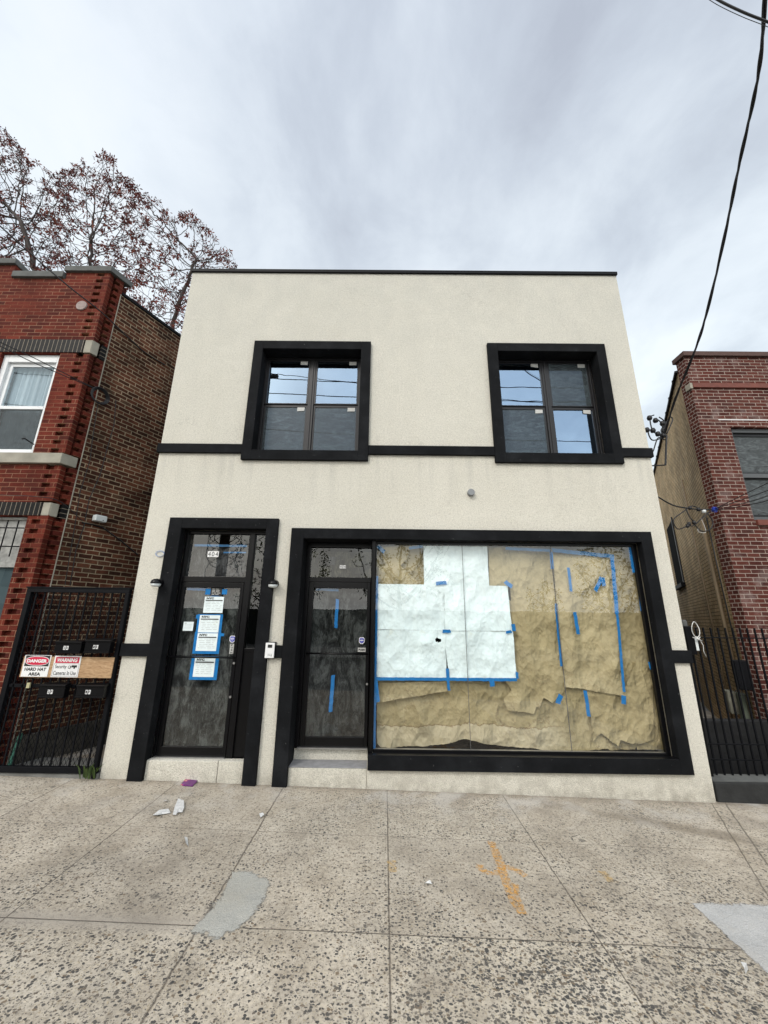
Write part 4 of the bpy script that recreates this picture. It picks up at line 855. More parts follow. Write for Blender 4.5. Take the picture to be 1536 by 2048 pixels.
def mailbox(x0p,x1p,ytop,ybot,txt,label):
    a=AT(x0p,ybot,-.1);b=AT(x1p,ytop,-.1); x0,x1,z0,z1=a.x,b.x,a.z,b.z; h=z1-z0
    e=empty('mailbox',((x0+x1)/2,-.05,z0),label,'mailbox','black mailboxes on the alley gate')
    MB().prism([(x0,z0),(x1,z0),(x1,z1-h*.22),(x0,z1-h*.22)],-.135,-.055).build('case',m_black,e,bevel=.004)
    m=MB(); y0,y1=-.148,-.054; zl=z1-h*.22+.002
    m.add([(x0-.005,y0,zl),(x1+.005,y0,zl),(x1+.005,y0,zl+.018),(x0-.005,y0,zl+.018),(x0-.005,y1,zl),(x1+.005,y1,zl),(x1+.005,y1,z1),(x0-.005,y1,z1)],[(0,1,2,3),(4,7,6,5),(3,2,6,7),(0,4,5,1),(0,3,7,4),(1,5,6,2)]); m.build('lid',m_black,e,bevel=.003)
    MB().box(x0,x1,-.150,-.1355,z0+.004,z0+.016).build('newspaper_rail',m_black,e)
    cx=(x0+x1)/2-.04; zc=z0+h*.42
    for i,ch in enumerate(txt):
        X=cx+.036*i
        MB().box(X-.012,X+.014,-.1375,-.1355,zc-.022,zc+.024).build('tile',m_signw,e)
        text_mb(ch,X-.007,zc-.014,X+.009,zc+.017,-.139,bold=.03).build('letter',m_ink,e,solid=-1)
mailbox(111,169,1281,1306,'2R','mailbox marked 2R, upper left of the four on the gate')
mailbox(171,227,1277,1306,'1R','mailbox marked 1R, upper right of the four on the gate')
mailbox(81,137,1366,1395,'2F','mailbox marked 2F, lower left of the four on the gate')
mailbox(154,214,1367,1395,'1F','mailbox marked 1F, lower right of the four on the gate')
YB=-.065
a=AT(33,1355,YB);b=AT(229,1315,YB)
tag(MB().box(a.x+.03,b.x,YB,YB+.012,a.z+.005,b.z).build('sign_board',m_ply,bevel=.002),'varnished plywood board across the gate carrying two signs','board')
YS=YB-.002
a=AT(41,1353,YS);b=AT(104,1310.5,YS); x0,x1,z0,z1=a.x+.0,b.x,a.z,b.z; w=x1-x0;h=z1-z0
e=empty('danger_sign',((x0+x1)/2,YS,z0),'white DANGER HARD HAT AREA sign at the left of the plywood board','sign')
plate(MB(),x0,x1,z0,z1,YS,.002).build('panel',m_signw,e)
plate(MB(),x0+w*.04,x1-w*.04,z0+h*.48,z1-h*.02,YS-.0025,.0008).build('header',m_ink,e)
def ell(m,cx,cz,rx,rz,y0,y1,n=32): return m.prism([(cx+rx*math.copysign(abs(math.cos(a))**.75,math.cos(a)),cz+rz*math.copysign(abs(math.sin(a))**.9,math.sin(a))) for a in [2*math.pi*k/n for k in range(n)]],y0,y1)
ell(MB(),(x0+x1)/2,z0+h*.73,w*.455,h*.215,YS-.0042,YS-.0034).build('oval_rim',m_signw,e)
ell(MB(),(x0+x1)/2,z0+h*.73,w*.435,h*.19,YS-.0052,YS-.0044).build('oval',m_redink,e)
text_mb('DANGER',x0+w*.12,z0+h*.65,x1-w*.12,z0+h*.81,YS-.0062,bold=.05).build('lettering',m_signw,e,solid=-1)
text_mb('HARD HAT',x0+w*.09,z0+h*.27,x1-w*.09,z0+h*.42,YS-.0032,bold=.04).build('lettering',m_ink,e,solid=-1)
text_mb('AREA',x0+w*.27,z0+h*.05,x1-w*.27,z0+h*.20,YS-.0032,bold=.04).build('lettering',m_ink,e,solid=-1)
a=AT(101,1354,YS);b=AT(164,1312,YS); x0,x1,z0,z1=a.x,b.x,a.z,b.z; w=x1-x0;h=z1-z0
e=empty('warning_sign',((x0+x1)/2,YS,z0),'white WARNING Security Cameras In Use sign in the middle of the plywood board','sign')
plate(MB(),x0,x1,z0,z1,YS,.002).build('panel',m_signw,e)
plate(MB(),x0+w*.06,x1-w*.06,z0+h*.66,z1-h*.06,YS-.0025,.0008).build('header',m_redink,e)
text_mb('WARNING',x0+w*.12,z0+h*.71,x1-w*.12,z0+h*.89,YS-.0042,bold=.04,shear=.15).build('lettering',m_signw,e,solid=-1)
text_mb('Security',x0+w*.09,z0+h*.36,x0+w*.52,z0+h*.58,YS-.0032,bold=.01).build('lettering',m_ink,e,solid=-1)
text_mb('Cameras In Use',x0+w*.07,z0+h*.10,x1-w*.09,z0+h*.29,YS-.0032,bold=.01).build('lettering',m_ink,e,solid=-1)
m=MB(); ell(m,x0+w*.63,z0+h*.47,w*.06,h*.07,YS-.0035,YS-.0026); m.box(x0+w*.70,x0+w*.90,YS-.0035,YS-.0026,z0+h*.46,z0+h*.56); m.box(x0+w*.78,x0+w*.84,YS-.0035,YS-.0026,z0+h*.40,z0+h*.459); m.build('camera_symbol',m_ink,e)
ell(MB(),x0+w*.625,z0+h*.475,w*.035,h*.045,YS-.0045,YS-.0036).build('symbol_lens',m_signw,e)
m=MB(); 
for (A_,B_) in (((.03,.04),(.97,.05)),((.03,.62),(.97,.63))): m.box(x0+w*A_[0],x0+w*B_[0],YS-.003,YS-.0025,z0+h*A_[1],z0+h*B_[1])
m.box(x0+w*.03,x0+w*.038,YS-.003,YS-.0025,z0+h*.0505,z0+h*.6195); m.box(x0+w*.962,x0+w*.97,YS-.003,YS-.0025,z0+h*.0505,z0+h*.6195); m.build('border',m_ink,e)
p=AT(55,1371,-.08); tag(MB().box(p.x-.018,p.x+.018,-.075,-.055,p.z-.03,p.z+.03).build('padlock_tag',simple('cream_tag',(.45,.42,.25),.6)),'small cream tag hanging on the gate under the DANGER sign','tag')
p=AT(22,1520,.1); tag(MB().tube([(p.x-.01,.1,.06),(p.x+.03,.12,.48)],.022,10).build('green_stake',simple('green_paint',(.06,.20,.15),.5)),'short green post standing behind the gate at far left','post')
tag(MB().box(-4.05,-3.9,.32,.42,.03,.10).build('red_litter',simple('dull_red',(.35,.08,.08),.7),bevel=.02),'crumpled red wrapper behind the gate mesh','litter')
m=MB(); rr=random.Random(3)
for i in range(16):
    bx=-3.42+rr.uniform(-.10,.05); by=rr.uniform(-.10,-.02); L_=rr.uniform(.12,.26); an=rr.uniform(-1.,1.); lean=rr.uniform(.2,.9)
    pts=[]; 
    for k in range(5):
        t=k/4; pts.append(Vector((bx+math.sin(an)*lean*L_*t,by-math.cos(an)*lean*L_*t*.4,gz(bx)+.02+L_*(t-.35*t*t))))
    wv=Vector((math.cos(an),math.sin(an)*.3,0))*.014
    vs=[]; 
    for k,q in enumerate(pts): f_=math.sin(math.pi*(.12+.86*k/4)); vs+=[q-wv*f_,q+wv*f_]
    m.add(vs,[(2*k,2*k+1,2*k+3,2*k+2) for k in range(4)])
tag(m.build('weed',m_leaf),'small tuft of green weeds at the foot of the gate beside the stucco','plant')
# ------------------------------------------------------------------ right neighbour
XB=5.79; YB0=1.2; YB1=1.42; TR=.592; nR=Vector((-1,TR,0)).normalized(); GRs=Vector((TR,1,0)).normalized()
RB=empty('brick_house',(8,YB0,gz(8)),'wine red brick house with tan painted side wall at the right edge','building')
WR=(6.34,7.6,3.62,5.39)
m=MB(); holed(m,XB,15.,-.6,6.9,[WR],YB0)
h=WR
for (p_,q_) in (((h[0],h[2]),(h[0],h[3])),((h[1],h[3]),(h[1],h[2])),((h[0],h[3]),(h[1],h[3])),((h[1],h[2]),(h[0],h[2]))):
    m.add([(p_[0],YB0,p_[1]),(q_[0],YB0,q_[1]),(q_[0],YB0+.25,q_[1]),(p_[0],YB0+.25,p_[1])],[(0,1,2,3)])
m.build('front_wall',m_wine,RB)
m=MB(); m.add([(XB,YB0,-.6),(XB,YB1,-.6),(XB,YB1,6.9),(XB,YB0,6.9)],[(0,1,2,3)]); m.add([(XB,YB1,6.6),(XB+.5,YB1,6.6),(XB+.5,YB1,6.9),(XB,YB1,6.9)],[(0,1,2,3)]); m.build('corner_return',m_wines,RB)
def onR(s,z,o=0.): return Vector((XB+TR*s,YB1+s,z))+nR*o
m=MB(); a=onR(0,-.6,.0);b=onR(18,-.6,.0); m.add([a,b,(b.x,b.y,6.70),(a.x,a.y,6.70)],[(0,1,2,3)]); m.add([(a.x,a.y,6.69),(15.,YB0+.3,6.69),(25.,b.y,6.69),(b.x,b.y,6.69)],[(0,1,2,3)]); m.build('side_wall',m_tan,RB)
m=MB(); m.obox(onR(-.01,6.701,-.25),GRs*20,nR*.30,(0,0,.045)); 
for i in range(12): m.obox(onR(.25+i*.62,6.66,.04),GRs*.05,nR*.03,(0,0,.06))
m.build('side_coping',m_blackm,RB)
m=MB(); m.box(XB-.04,15,YB0-.05,YB0+.26,6.902,7.0); m.build('coping',simple('brown_coping',(.085,.045,.036),.8,0,.35,6,.004,25),RB,bevel=.006)
m=MB(); m.box(XB+.02,15,YB0-.035,YB0+.05,6.205,6.30); m.build('stone_band',m_terra,RB,bevel=.004)
m=MB(); m.box(XB-.03,XB+.019,YB0-.02,YB0+.10,6.19,6.305); m.build('band_end',m_lime,RB)
m=MB(); frame(m,WR,(6.41,7.55,3.69,5.31),YB0+.06,YB0+.16); m.box(6.41,7.55,YB0+.065,YB0+.155,4.42,4.50); wr=m.build('window',simple('grey_frame',(.075,.08,.085),.5),RB,bevel=.004)
m=MB(); frame(m,(6.41,7.55,4.50,5.31),(6.44,7.52,4.53,5.25),YB0+.10,YB0+.14); frame(m,(6.41,7.55,3.69,4.42),(6.44,7.52,3.74,4.40),YB0+.10,YB0+.14); m.build('sash',m_black,wr)
for za,zc in ((4.53,5.25),(3.74,4.40)):
    m=MB(); m.add([(6.44,YB0+.13,za),(7.52,YB0+.13,za),(7.52,YB0+.13,zc),(6.44,YB0+.13,zc)],[(0,1,2,3)]); m.build('pane',m_lowd,wr)
    m=MB(); m.add([(6.44,YB0+.115,za),(7.52,YB0+.115,za),(7.52,YB0+.115,zc),(6.44,YB0+.115,zc)],[(0,1,2,3)]); m.build('insect_screen',m_screen2,wr)
MB().box(6.2,7.8,YB0+.24,YB0+.26,3.5,5.5).build('room_backing',m_dark,RB)
MB().box(6.36,7.8,YB0-.04,YB0+.055,3.52,3.618).build('window_sill',m_terra,RB,bevel=.004)
MB().box(6.15,7.9,YB0-.006,YB0+.02,5.53,5.545).build('steel_lintel',m_signw,RB)
def onRpx(px,py,o=0.): return HIT(px,py,onR(0,0,o),nR)
# side window in the tan wall
a=onRpx(1333,1015,.0); b=onRpx(1352,1015,.0)
za=onRpx(1345,1012).z; zb_=onRpx(1362,1118).z
s0=(onRpx(1338,1080).y-YB1); s1=(onRpx(1352,1080).y-YB1)
s0,s1=min(s0,s1),max(s0,s1)
m=MB(); m.obox(onR(s0,2.95,.012),GRs*(s1-s0)*1.16,nR*-.05,(0,0,1.75)); wz=m.build('side_window',m_dark,RB)
MB().obox(onR(s0-.15,2.84,.10),GRs*(s1-s0)*1.35,nR*-.1,(0,0,.10)).build('sill',m_blackm,wz)
MB().obox(onR(s0-.12,2.95,.035),GRs*.06,nR*-.04,(0,0,1.8)).build('frame',m_bronze,wz)
for (pa,pb,r) in (((1364,960),-.3,.018),((1404,1041),-.3,.032),((1425,1085),-.3,.014)):
    q=onRpx(*pa,.04); tag(MB().tube([q,Vector((q.x,q.y,pb))],r,8).build('pipe',bpy.data.materials.get('tan_pipe') or simple('tan_pipe',(.22,.165,.10),.6),RB,smooth=True))
q=onRpx(1413,1035,.05); tag(MB().tube([q,Vector((q.x,q.y,2.6)),Vector((q.x+.02,q.y,.3))],.011,6).build('cable_run',m_cable,RB,smooth=True))
def wallbox(pa,mat,wd,ht,dp,label,name,cat):
    q=onRpx(*pa,.02); e=empty(name,tuple(q),label,cat)
    MB().obox(q-GRs*wd/2-Vector((0,0,ht/2)),GRs*wd,nR*dp,(0,0,ht)).build('case',mat,e,bevel=.008)
    MB().obox(q-GRs*(wd/2-.02)-Vector((0,0,ht/2-.02))+nR*(dp+.001),GRs*(wd-.04),nR*.006,(0,0,ht-.04)).build('cover',mat,e,bevel=.003)
m_box=simple('old_grey_box',(.30,.30,.24),.7,0,.4,10)
wallbox((1472,1404),m_box,.30,.36,.12,'pale grey electrical box on the tan wall behind the right fence','electrical_box','electrical box')
wallbox((1497,1416),simple('greenish_box',(.16,.19,.14),.7,0,.4,10),.26,.42,.10,'greenish electrical box nearest the brick corner behind the right fence','electrical_box','electrical box')
wallbox((1497,1350),m_blackm,.22,.42,.16,'black letter box on the tan wall above the electrical boxes','letter_box','letter box')
m=MB(); rr=random.Random(8)
for (a_,b_) in (((1470,1340),(1480,1390)),((1478,1340),(1492,1400)),((1466,1330),(1478,1395))):
    A_=onRpx(*a_,.03);B_=onRpx(*b_,.06); pts=[A_.lerp(B_,k/6)+Vector((rr.uniform(-.03,.03),rr.uniform(-.03,.03),0)) for k in range(7)]; m.tube(pts,.006,5)
tag(m.build('loose_wires',m_copper),'tangle of loose wires above the electrical boxes','wires')
# fence
FY=.24
FE=empty('iron_fence',(4.9,FY,0.),'black iron picket fence closing the right alley','fence')
zt_=AT(1480,1256,FY).z; zr=AT(1480,1276,FY).z; z1_=AT(1480,1488,FY).z; z2_=AT(1480,1519,FY).z; zbot=AT(1480,1550,FY).z
fx0=4.12
i=0
while fx0+.099*i<7.5 and i<34:
    x=fx0+.099*i
    m=MB(); m.box(x-.0085,x+.0085,FY-.0085,FY+.0085,zbot-.02,zt_); m.build('picket',m_blackm,FE); i+=1
m=MB()
for z in (zr,z1_,z2_): m.box(fx0-.08,7.6,FY-.022,FY-.0095,z-.007,z+.007)
m.build('rail',m_blackm,FE)
tag(MB().box(3.91,9,.02,.30,-.5,AT(1480,1566,.02).z).build('kerb_wall',simple('black_painted_stone',(.022,.023,.023),.85,0,.6,6,.012,16),bevel=.012),'low black stone kerb under the right fence','kerb')
tag(MB().box(3.93,9,.05,.28,AT(1480,1566,.02).z-.01,AT(1480,1566,.02).z+.006).build('kerb_top',m_coping),'grey cement top of the kerb under the right fence','kerb top')
tag(MB().box(4.35,9,.62,.75,-.5,.62).build('low_wall',simple('flaking_black_wall',(.008,.008,.009),.6,0,.75,13,.02,14),bevel=.01),'low black flaking wall behind the right fence','wall')
m=MB(); m.add([(3.9,.3,-.2),(9,.3,-.2),(16,14,-.2),(8,14,-.2)],[(0,1,2,3)]); tag(m.build('yard_floor',m_concrete,origin=(6,3,-.2)),kind='structure')
# back of both alleys closed off by dark rear walls
tag(MB().box(4.2,9,7.8,8.,-.5,2.6).build('yard_wall',m_blackm),'dark wall closing the far end of the right alley','wall')
# meter at the right edge of the stucco building
e=empty('meter_box',(4.06,.22,1.5),'black meter box on the right side of the stucco building','meter box')
MB().box(3.985,4.09,.12,.26,1.50,1.86).build('case',m_black,e,bevel=.01)
MB().lathe([(.035,0.),(.035,.06),(.02,.08)],(4.03,.18,1.86),'Z',14).build('hub',m_coping,e)
MB().box(4.091,4.13,.13,.22,1.55,1.70).build('label_plate',m_wht,e,bevel=.004)
MB().tube([(4.03,.2,1.5),(4.04,.2,.9),(4.03,.2,.0)],.016,8).build('conduit',m_black,e)
m=MB(); c=AT(1391,1259,.1)
m.tube([(c.x+.050*math.cos(a)*(1-.25*math.sin(a)*-1 if math.sin(a)<0 else 1),.1+.01*math.sin(2*a),c.z+.098*math.sin(a)) for a in [i*math.pi/14 for i in range(29)]],.0055,6,False)
for k in range(5):
    a=rr.uniform(0,6.28); m.tube([(c.x+.05*math.cos(a),.09,c.z-.115+.03*math.sin(a)),(c.x,.08,c.z-.12),(c.x-.06*math.cos(a+.6),.1,c.z-.12-.03*math.sin(a))],.006,5)
m.tube([(c.x+.03,.1,c.z-.13),(c.x+.06,.1,c.z-.2),(c.x+.05,.1,c.z-.27),(c.x+.07,.1,c.z-.34)],.004,5)
tag(m.build('cable_loop',m_wcable,smooth=True),'loop of knotted white cable tied beside the meter box','cable loop')
# ------------------------------------------------------------------ overhead wiring
def cat_px(pts,dists):  # points given as picture position + distance along Y
    return [AT(a,b,y) for (a,b),y in zip(pts,dists)]
def smooth_curve(P,n=8):
    out=[]; 
    for i in range(len(P)-1):
        p0=P[max(i-1,0)];p1=P[i];p2=P[i+1];p3=P[min(i+2,len(P)-1)]
        for k in range(n):
            t=k/n; out.append(.5*((2*p1)+(-p0+p2)*t+(2*p0-5*p1+4*p2-p3)*t*t+(-p0+3*p1-3*p2+p3)*t**3))
    out.append(P[-1]); return out
pth=[(1532,-60),(1524,90),(1507,200),(1478,330),(1452,460),(1415,620),(1390,700),(1350,800),(1328,872)]
ds=[-2.9,-2.5,-2.1,-1.6,-1.1,-.4,0.,.65,1.05]
PC=smooth_curve(cat_px(pth,ds),8); m=MB(); rr=random.Random(2)
n_=len(PC); off=[Vector((.011*math.cos(i*.55),.011*math.sin(i*.55),0)) for i in range(n_)]
m.tube([p+o for p,o in zip(PC,off)],.0115,6); m.tube([p-o for p,o in zip(PC,off)],.0105,6); m.tube([p+Vector((o.y,-o.x,0))*1.1 for p,o in zip(PC,off)],.006,5)
tag(m.build('service_cable',m_cable,smooth=True),'thick twisted black service cable running down from the top right corner','cable')
P3=smooth_curve(cat_px([(1400,-24),(1440,2),(1490,26),(1536,44),(1600,70)],[-2.8]*5),6); m=MB(); m.tube(P3,.011,6); m.tube([p+Vector((.0,.03,.012)) for p in P3],.003,4); tag(m.build('street_wire',m_cable,smooth=True),'black overhead wire crossing the top right corner of the sky','cable')
# weatherhead at our right side
YW=1.05
e=empty('weatherhead',tuple(AT(1335,905,YW)),'cluster of looping service wires and connectors seen against the sky beside the tan wall','service head')
q=AT(1333,880,YW); 
m=MB(); m.tube([AT(1331,930,YW),AT(1333,870,YW)],.016,8); m.tube([AT(1331,930,YW),Vector((4.45,YW,AT(1331,930,YW).z-.03))],.012,6); m.build('mast',m_cable,e)
m=MB()
for (a_,b_,c_,d_) in (((1333,868),(1345,840),(1338,836),(1327,860)),((1330,872),(1322,846),(1312,838),(1312,842)),((1326,874),(1306,862),(1300,836),(1308,830)),((1324,876),(1304,880),(1296,862),(1304,860)),((1330,880),(1316,876),(1305,905),(1296,900)),((1333,872),(1322,862),(1330,845),(1318,834))):
    m.tube(smooth_curve([AT(*v,YW+.0) for v in (a_,b_,c_,d_)],6),.011,5)
m.build('wire_loops',m_cable,e,smooth=True)
m=MB()
for v in ((1299,836),(1311,841),(1294,860),(1306,861),(1327,871),(1316,868),(1325,847)):
    p=AT(*v,YW); MB().lathe([(.0,-.05),(.036,-.035),(.044,0.),(.03,.04),(0.,.05)],tuple(p),'Z',10).build('connector',m_cable,e,smooth=True)
# second service drop on the right-hand house
YC=1.12
e=empty('service_drop',tuple(AT(1413,1040,YC)),'bundle of looped wires with a blue insulator at the brick corner of the right house','service head')
m=MB()
for pts in ([(1400,1019),(1384,1012),(1366,1024),(1347,1040),(1356,1058),(1378,1050)],[(1372,1018),(1380,1035),(1392,1047)],[(1420,1022),(1400,1040),(1385,1052),(1375,1048)],[(1390,1050),(1402,1062),(1418,1060),(1426,1045),(1416,1028)]): m.tube(smooth_curve([AT(*v,YC) for v in pts],6),.009,5)
m.build('wire_loops',m_cable,e,smooth=True)
m=MB(); m.tube(smooth_curve([AT(*v,YC) for v in [(1395,1055),(1398,1064),(1412,1063),(1402,1036)]],5),.004,5); m.build('pale_wire',m_wcable,e)
m=MB()
for v in ((1380,1016),(1397,1019),(1378,1048),(1388,1045),(1375,1052)): MB().lathe([(.0,-.035),(.026,-.025),(.03,0.),(.02,.03),(0.,.035)],tuple(AT(*v,YC)),'Z',10).build('connector',m_cable,e,smooth=True)
p=AT(1408,1023,YC); MB().lathe([(.0,-.03),(.03,-.02),(.032,.02),(0.,.035)],tuple(p),'Z',12).build('porcelain_knob',m_wht,e,smooth=True)
p=AT(1429,1019,YC); m=MB(); rr=random.Random(4)
for k in range(30):
    v=Vector((rr.gauss(0,1),rr.gauss(0,.5),rr.gauss(0,1))).normalized()*.052; m.tube([p,p+v],.008,4)
m.build('blue_tie',m_bluei,e)
m=MB(); m.tube(smooth_curve([AT(1302,985,.9),AT(1318,995,.95),AT(1345,1010,1.0),AT(1372,1016,YC),AT(1400,1019,YC),AT(1428,1019,YC)],6),.012,6); tag(m.build('link_cable',m_cable,smooth=True),'black cable spanning the right alley from behind the stucco wall to the blue insulator','cable')
m=MB()
for (a_,b_,c_) in (((1430,1018),(1480,993),(1540,964)),((1430,1018),(1485,999),(1540,979)),((1430,1020),(1490,1006),(1540,990)),((1430,1022),(1495,1010),(1540,999))):
    m.tube(smooth_curve([AT(*a_,YC),AT(*b_,.7),AT(*c_,.2),AT(1620,c_[1]-36,-.6)],6),.0065,5)
tag(m.build('drop_wires',m_cable,smooth=True),'fan of thin black wires running right from the blue insulator','cable')
# wires to the left house
m=MB(); m.tube(smooth_curve([AT(-120,345,-1.6),AT(0,452,-1.2),AT(70,515,-.9),AT(140,575,-.6),AT(200,622,-.2),onLpx(232,652,.03)],6),.010,6); m.tube(smooth_curve([onLpx(232,652,.03),onLpx(262,680,.02),onLpx(290,705,.02),onLpx(330,730,.02)],5),.012,5)
tag(m.build('left_service_cable',m_cable,smooth=True),'black cable slanting across the parapet and roundel of the left house','cable')
m=MB(); C0=onLpx(192,778,.04)
m.tube(smooth_curve([AT(-80,640,-1.2),AT(0,684,-.9),AT(60,712,-.6),AT(120,742,-.3),C0],6),.0065,5); m.tube(smooth_curve([AT(-80,655,-1.2),AT(0,692,-.9),AT(60,722,-.6),AT(130,752,-.3),C0],6),.0065,5)
tag(m.build('pair_of_wires',m_cable,smooth=True),'two thin black wires crossing the white window of the left house','cable')
m=MB(); m.tube(smooth_curve([AT(-40,985,-.3),AT(0,990,-.2),AT(70,993,-.1),onLpx(120,1003,.03),onLpx(165,1042,.02)],6),.005,5); tag(m.build('low_wire',m_cable,smooth=True),'thin wire along the brick above the lower lintel of the left house','cable')
# ------------------------------------------------------------------ street behind the camera (seen in the glass)
def MIR(px,py,Yr,Yg=.12): # real point at Y=Yr whose mirror image in the glass stands at that picture position
    q=AT(px,py,2*Yg-Yr); return Vector((q.x,Yr,q.z))
m_wood=simple('pole_wood',(.07,.05,.035),.9,0,.4,6,.01,25)
a=MIR(445,1110,-6.4)
e=empty('utility_pole',(a.x,-6.4,gz(a.x)-.1),'wooden utility pole by the kerb mirrored in the left transom','utility pole')
MB().tube([(a.x,-6.4,-.2),(a.x,-6.4,11.5)],[.17,.12],12).build('pole_shaft',m_wood,e,smooth=True)
m=MB(); m.box(a.x-1.1,a.x+1.1,-6.53,-6.42,10.3,10.42); m.build('crossarm',m_wood,e)
MB().lathe([(.19,-.35),(.2,-.33),(.2,.33),(.19,.35)],(a.x+.33,-6.4,8.2),'Z',16).build('transformer',m_coping,e)
m=MB(); rr=random.Random(6)
for k in range(9):
    z=4.2+rr.uniform(-.9,1.4); r=rr.uniform(.25,.6); m.tube([(a.x+r*math.cos(t)*1.,-6.4+r*.4*math.sin(t),z+r*.8*math.sin(t+.4)) for t in [i*math.pi/8 for i in range(17)]],.012,4,False)
m.build('cable_slack',m_cable,e)
def streetwire(z0,z1,sag,y,r,label,y2=None):
    y2=y if y2 is None else y2
    pts=[]
    for i in range(25):
        t=i/24; x=-20+40*t; pts.append((x,y+(y2-y)*t,z0+(z1-z0)*t-sag*4*t*(1-t)))
    tag(MB().tube(pts,r,5).build('overhead_wire',m_cable,smooth=True),label,'cable','overhead wires along the street')
streetwire(11.6,10.4,.9,-6.5,.016,'uppermost street wire mirrored in the upper windows')
streetwire(10.9,9.8,.9,-6.4,.016,'second street wire mirrored in the upper windows')
streetwire(9.9,8.4,1.1,-6.5,.014,'third street wire mirrored in the lower sashes')
streetwire(8.2,7.4,.9,-6.4,.02,'fourth street wire behind the viewer')
streetwire(6.9,6.3,.7,-6.5,.03,'thick lowest street wire behind the viewer')
streetwire(12.6,9.2,.6,-6.0,.012,'slanting thin street wire behind the viewer',-8)
for i in range(5):
    pts=[Vector((a.x,-6.4,5.2+.35*i)).lerp(Vector((-6.+3.8*i,-3. if i else -2.,7.8+.1*i)),t/8)-Vector((0,0,.5*4*(t/8)*(1-t/8))) for t in range(9)]
tag(MB().box(-60,60,-24.4,-24.1,-.2,2.55).build('yard_fence',simple('green_hoarding',(.035,.045,.04),.8,0,.4,1.2)),'long dark hoarding across the street','fence')
def far_house(x0,x1,y,h,col,label):
    e=empty('row_house',((x0+x1)/2,y,0),label,'building','houses across the street')
    MB().box(x0,x1,y-8,y,-.3,h).build('wall',simple('far_wall_%d'%int(x0+99),col,.85,0,.2,2),e)
    MB().box(x0-.1,x1+.1,y-8,y+.15,h+.002,h+.25).build('cornice',m_blackm,e)
    n=3; w=(x1-x0)/n
    for k in range(n):
        for z in (1.2,4.2):
            if z+1.6<h: f_=MB().box(x0+w*(k+.3),x0+w*(k+.7),y+.001,y+.06,z,z+1.6).build('window',m_black,e)
far_house(-46,-34,-27,6.5,(.22,.10,.07),'red brick house across the street far left')
far_house(-33,-24,-27,6.,(.35,.33,.28),'cream house across the street far left')
far_house(26,38,-27,6.5,(.20,.12,.10),'brown brick house across the street far right')
# ------------------------------------------------------------------ trees
def grow(root,first,attr,step=.17,infl=1.5,kill=.27,iters=200,seed=1):
    rs=np.random.RandomState(seed)
    nodes=[np.array(root)]; par=[-1]
    for q in first: nodes.append(np.array(q)); par.append(len(nodes)-2)
    # densify the trunk
    dn=[nodes[0]]; dp=[-1]
    for i in range(1,len(nodes)):
        a_,b_=nodes[i-1],nodes[i]; k=max(1,int(np.linalg.norm(b_-a_)/step))
        for j in range(1,k+1):
            dn.append(a_+(b_-a_)*j/k+rs.normal(0,.02,3)*(j<k)); dp.append(len(dn)-2)
    N=np.array(dn); par=dp; A=np.array(attr); alive=np.ones(len(A),bool)
    near=np.full(len(A),1e9); nid=np.zeros(len(A),int)
    def upd(i0):
        for i in range(i0,len(N)):
            d=np.linalg.norm(A-N[i],axis=1); mk=d<near; near[mk]=d[mk]; nid[mk]=i
    upd(0)
    for it in range(iters):
        act=alive&(near<infl if it>40 else near<1e9)
        if not act.any(): break
        new=[];npar=[]
        for i in np.unique(nid[act]):
            s_=A[act&(nid==i)]-N[i]; d=(s_/np.linalg.norm(s_,axis=1)[:,None]).sum(0); l=np.linalg.norm(d)
            if l<1e-3: continue
            d=d/l+rs.normal(0,.16,3)+np.array([0,0,.12]); d/=np.linalg.norm(d); q=N[i]+d*step
            new.append(q); npar.append(i)
        if not new: break
        i0=len(N); N=np.vstack([N,np.array(new)]); par+=npar; upd(i0)
        alive&=near>kill
        if len(N)>12000: break
    return N,par
def tree_mesh(N,par,rtip=.010,power=2.35,rmax=.2):
    n=len(N); ch=[[] for _ in range(n)]
    for i,p in enumerate(par):
        if p>=0: ch[p].append(i)
    R=np.zeros(n)
    for i in range(n-1,-1,-1):
        R[i]=rtip if not ch[i] else (sum(R[c]**power for c in ch[i]))**(1/power)
    R=np.minimum(R,rmax)
    m=MB(); stack=[0]; done=set()
    starts=[(None,0)]
    while starts:
        p,i=starts.pop(); chain=[] if p is None else [p]
        cur=i
        while True:
            chain.append(cur)
            if not ch[cur]: break
            c=sorted(ch[cur],key=lambda k:-R[k]); 
            for o in c[1:]: starts.append((cur,o))
            cur=c[0]
        if len(chain)>1:
            rr_=[R[k] for k in chain]
            if p is not None: rr_[0]=rr_[1]
            m.tube([N[k] for k in chain],[float(r) for r in rr_],5 if max(rr_)>.03 else 3,False)
    tips=[i for i in range(n) if not ch[i]]
    return m,tips,ch,R
def clusters(m,pts,rs,n=9,L=.10,W=.034,spread=.10):
    for p in pts:
        p=Vector(p); k=rs.randint(max(3,n-4),n+4)
        base=Vector((rs.normal(),rs.normal(),rs.normal()*.6)).normalized()*.03
        for j in range(k):
            d=Vector((rs.normal(),rs.normal(),rs.normal()*.8-.15)).normalized(); q=p+base+d*rs.uniform(.0,spread)
            l=L*rs.uniform(.6,1.3); u=d.orthogonal().normalized(); u.rotate(Matrix.Rotation(rs.uniform(0,6.28),3,d)); w=W*rs.uniform(.7,1.2)
            m.add([q,q+d*l*.5+u*w*.5,q+d*l,q+d*l*.5-u*w*.5],[(0,1,2,3)])
OUT=[(-160,250),(-60,255),(0,268),(15,272),(45,292),(75,335),(110,345),(150,335),(178,330),(205,300),(228,325),(245,348),(275,372),(300,392),(345,432),(375,428),(405,448),(432,478),(455,505),(480,528),(500,545)]
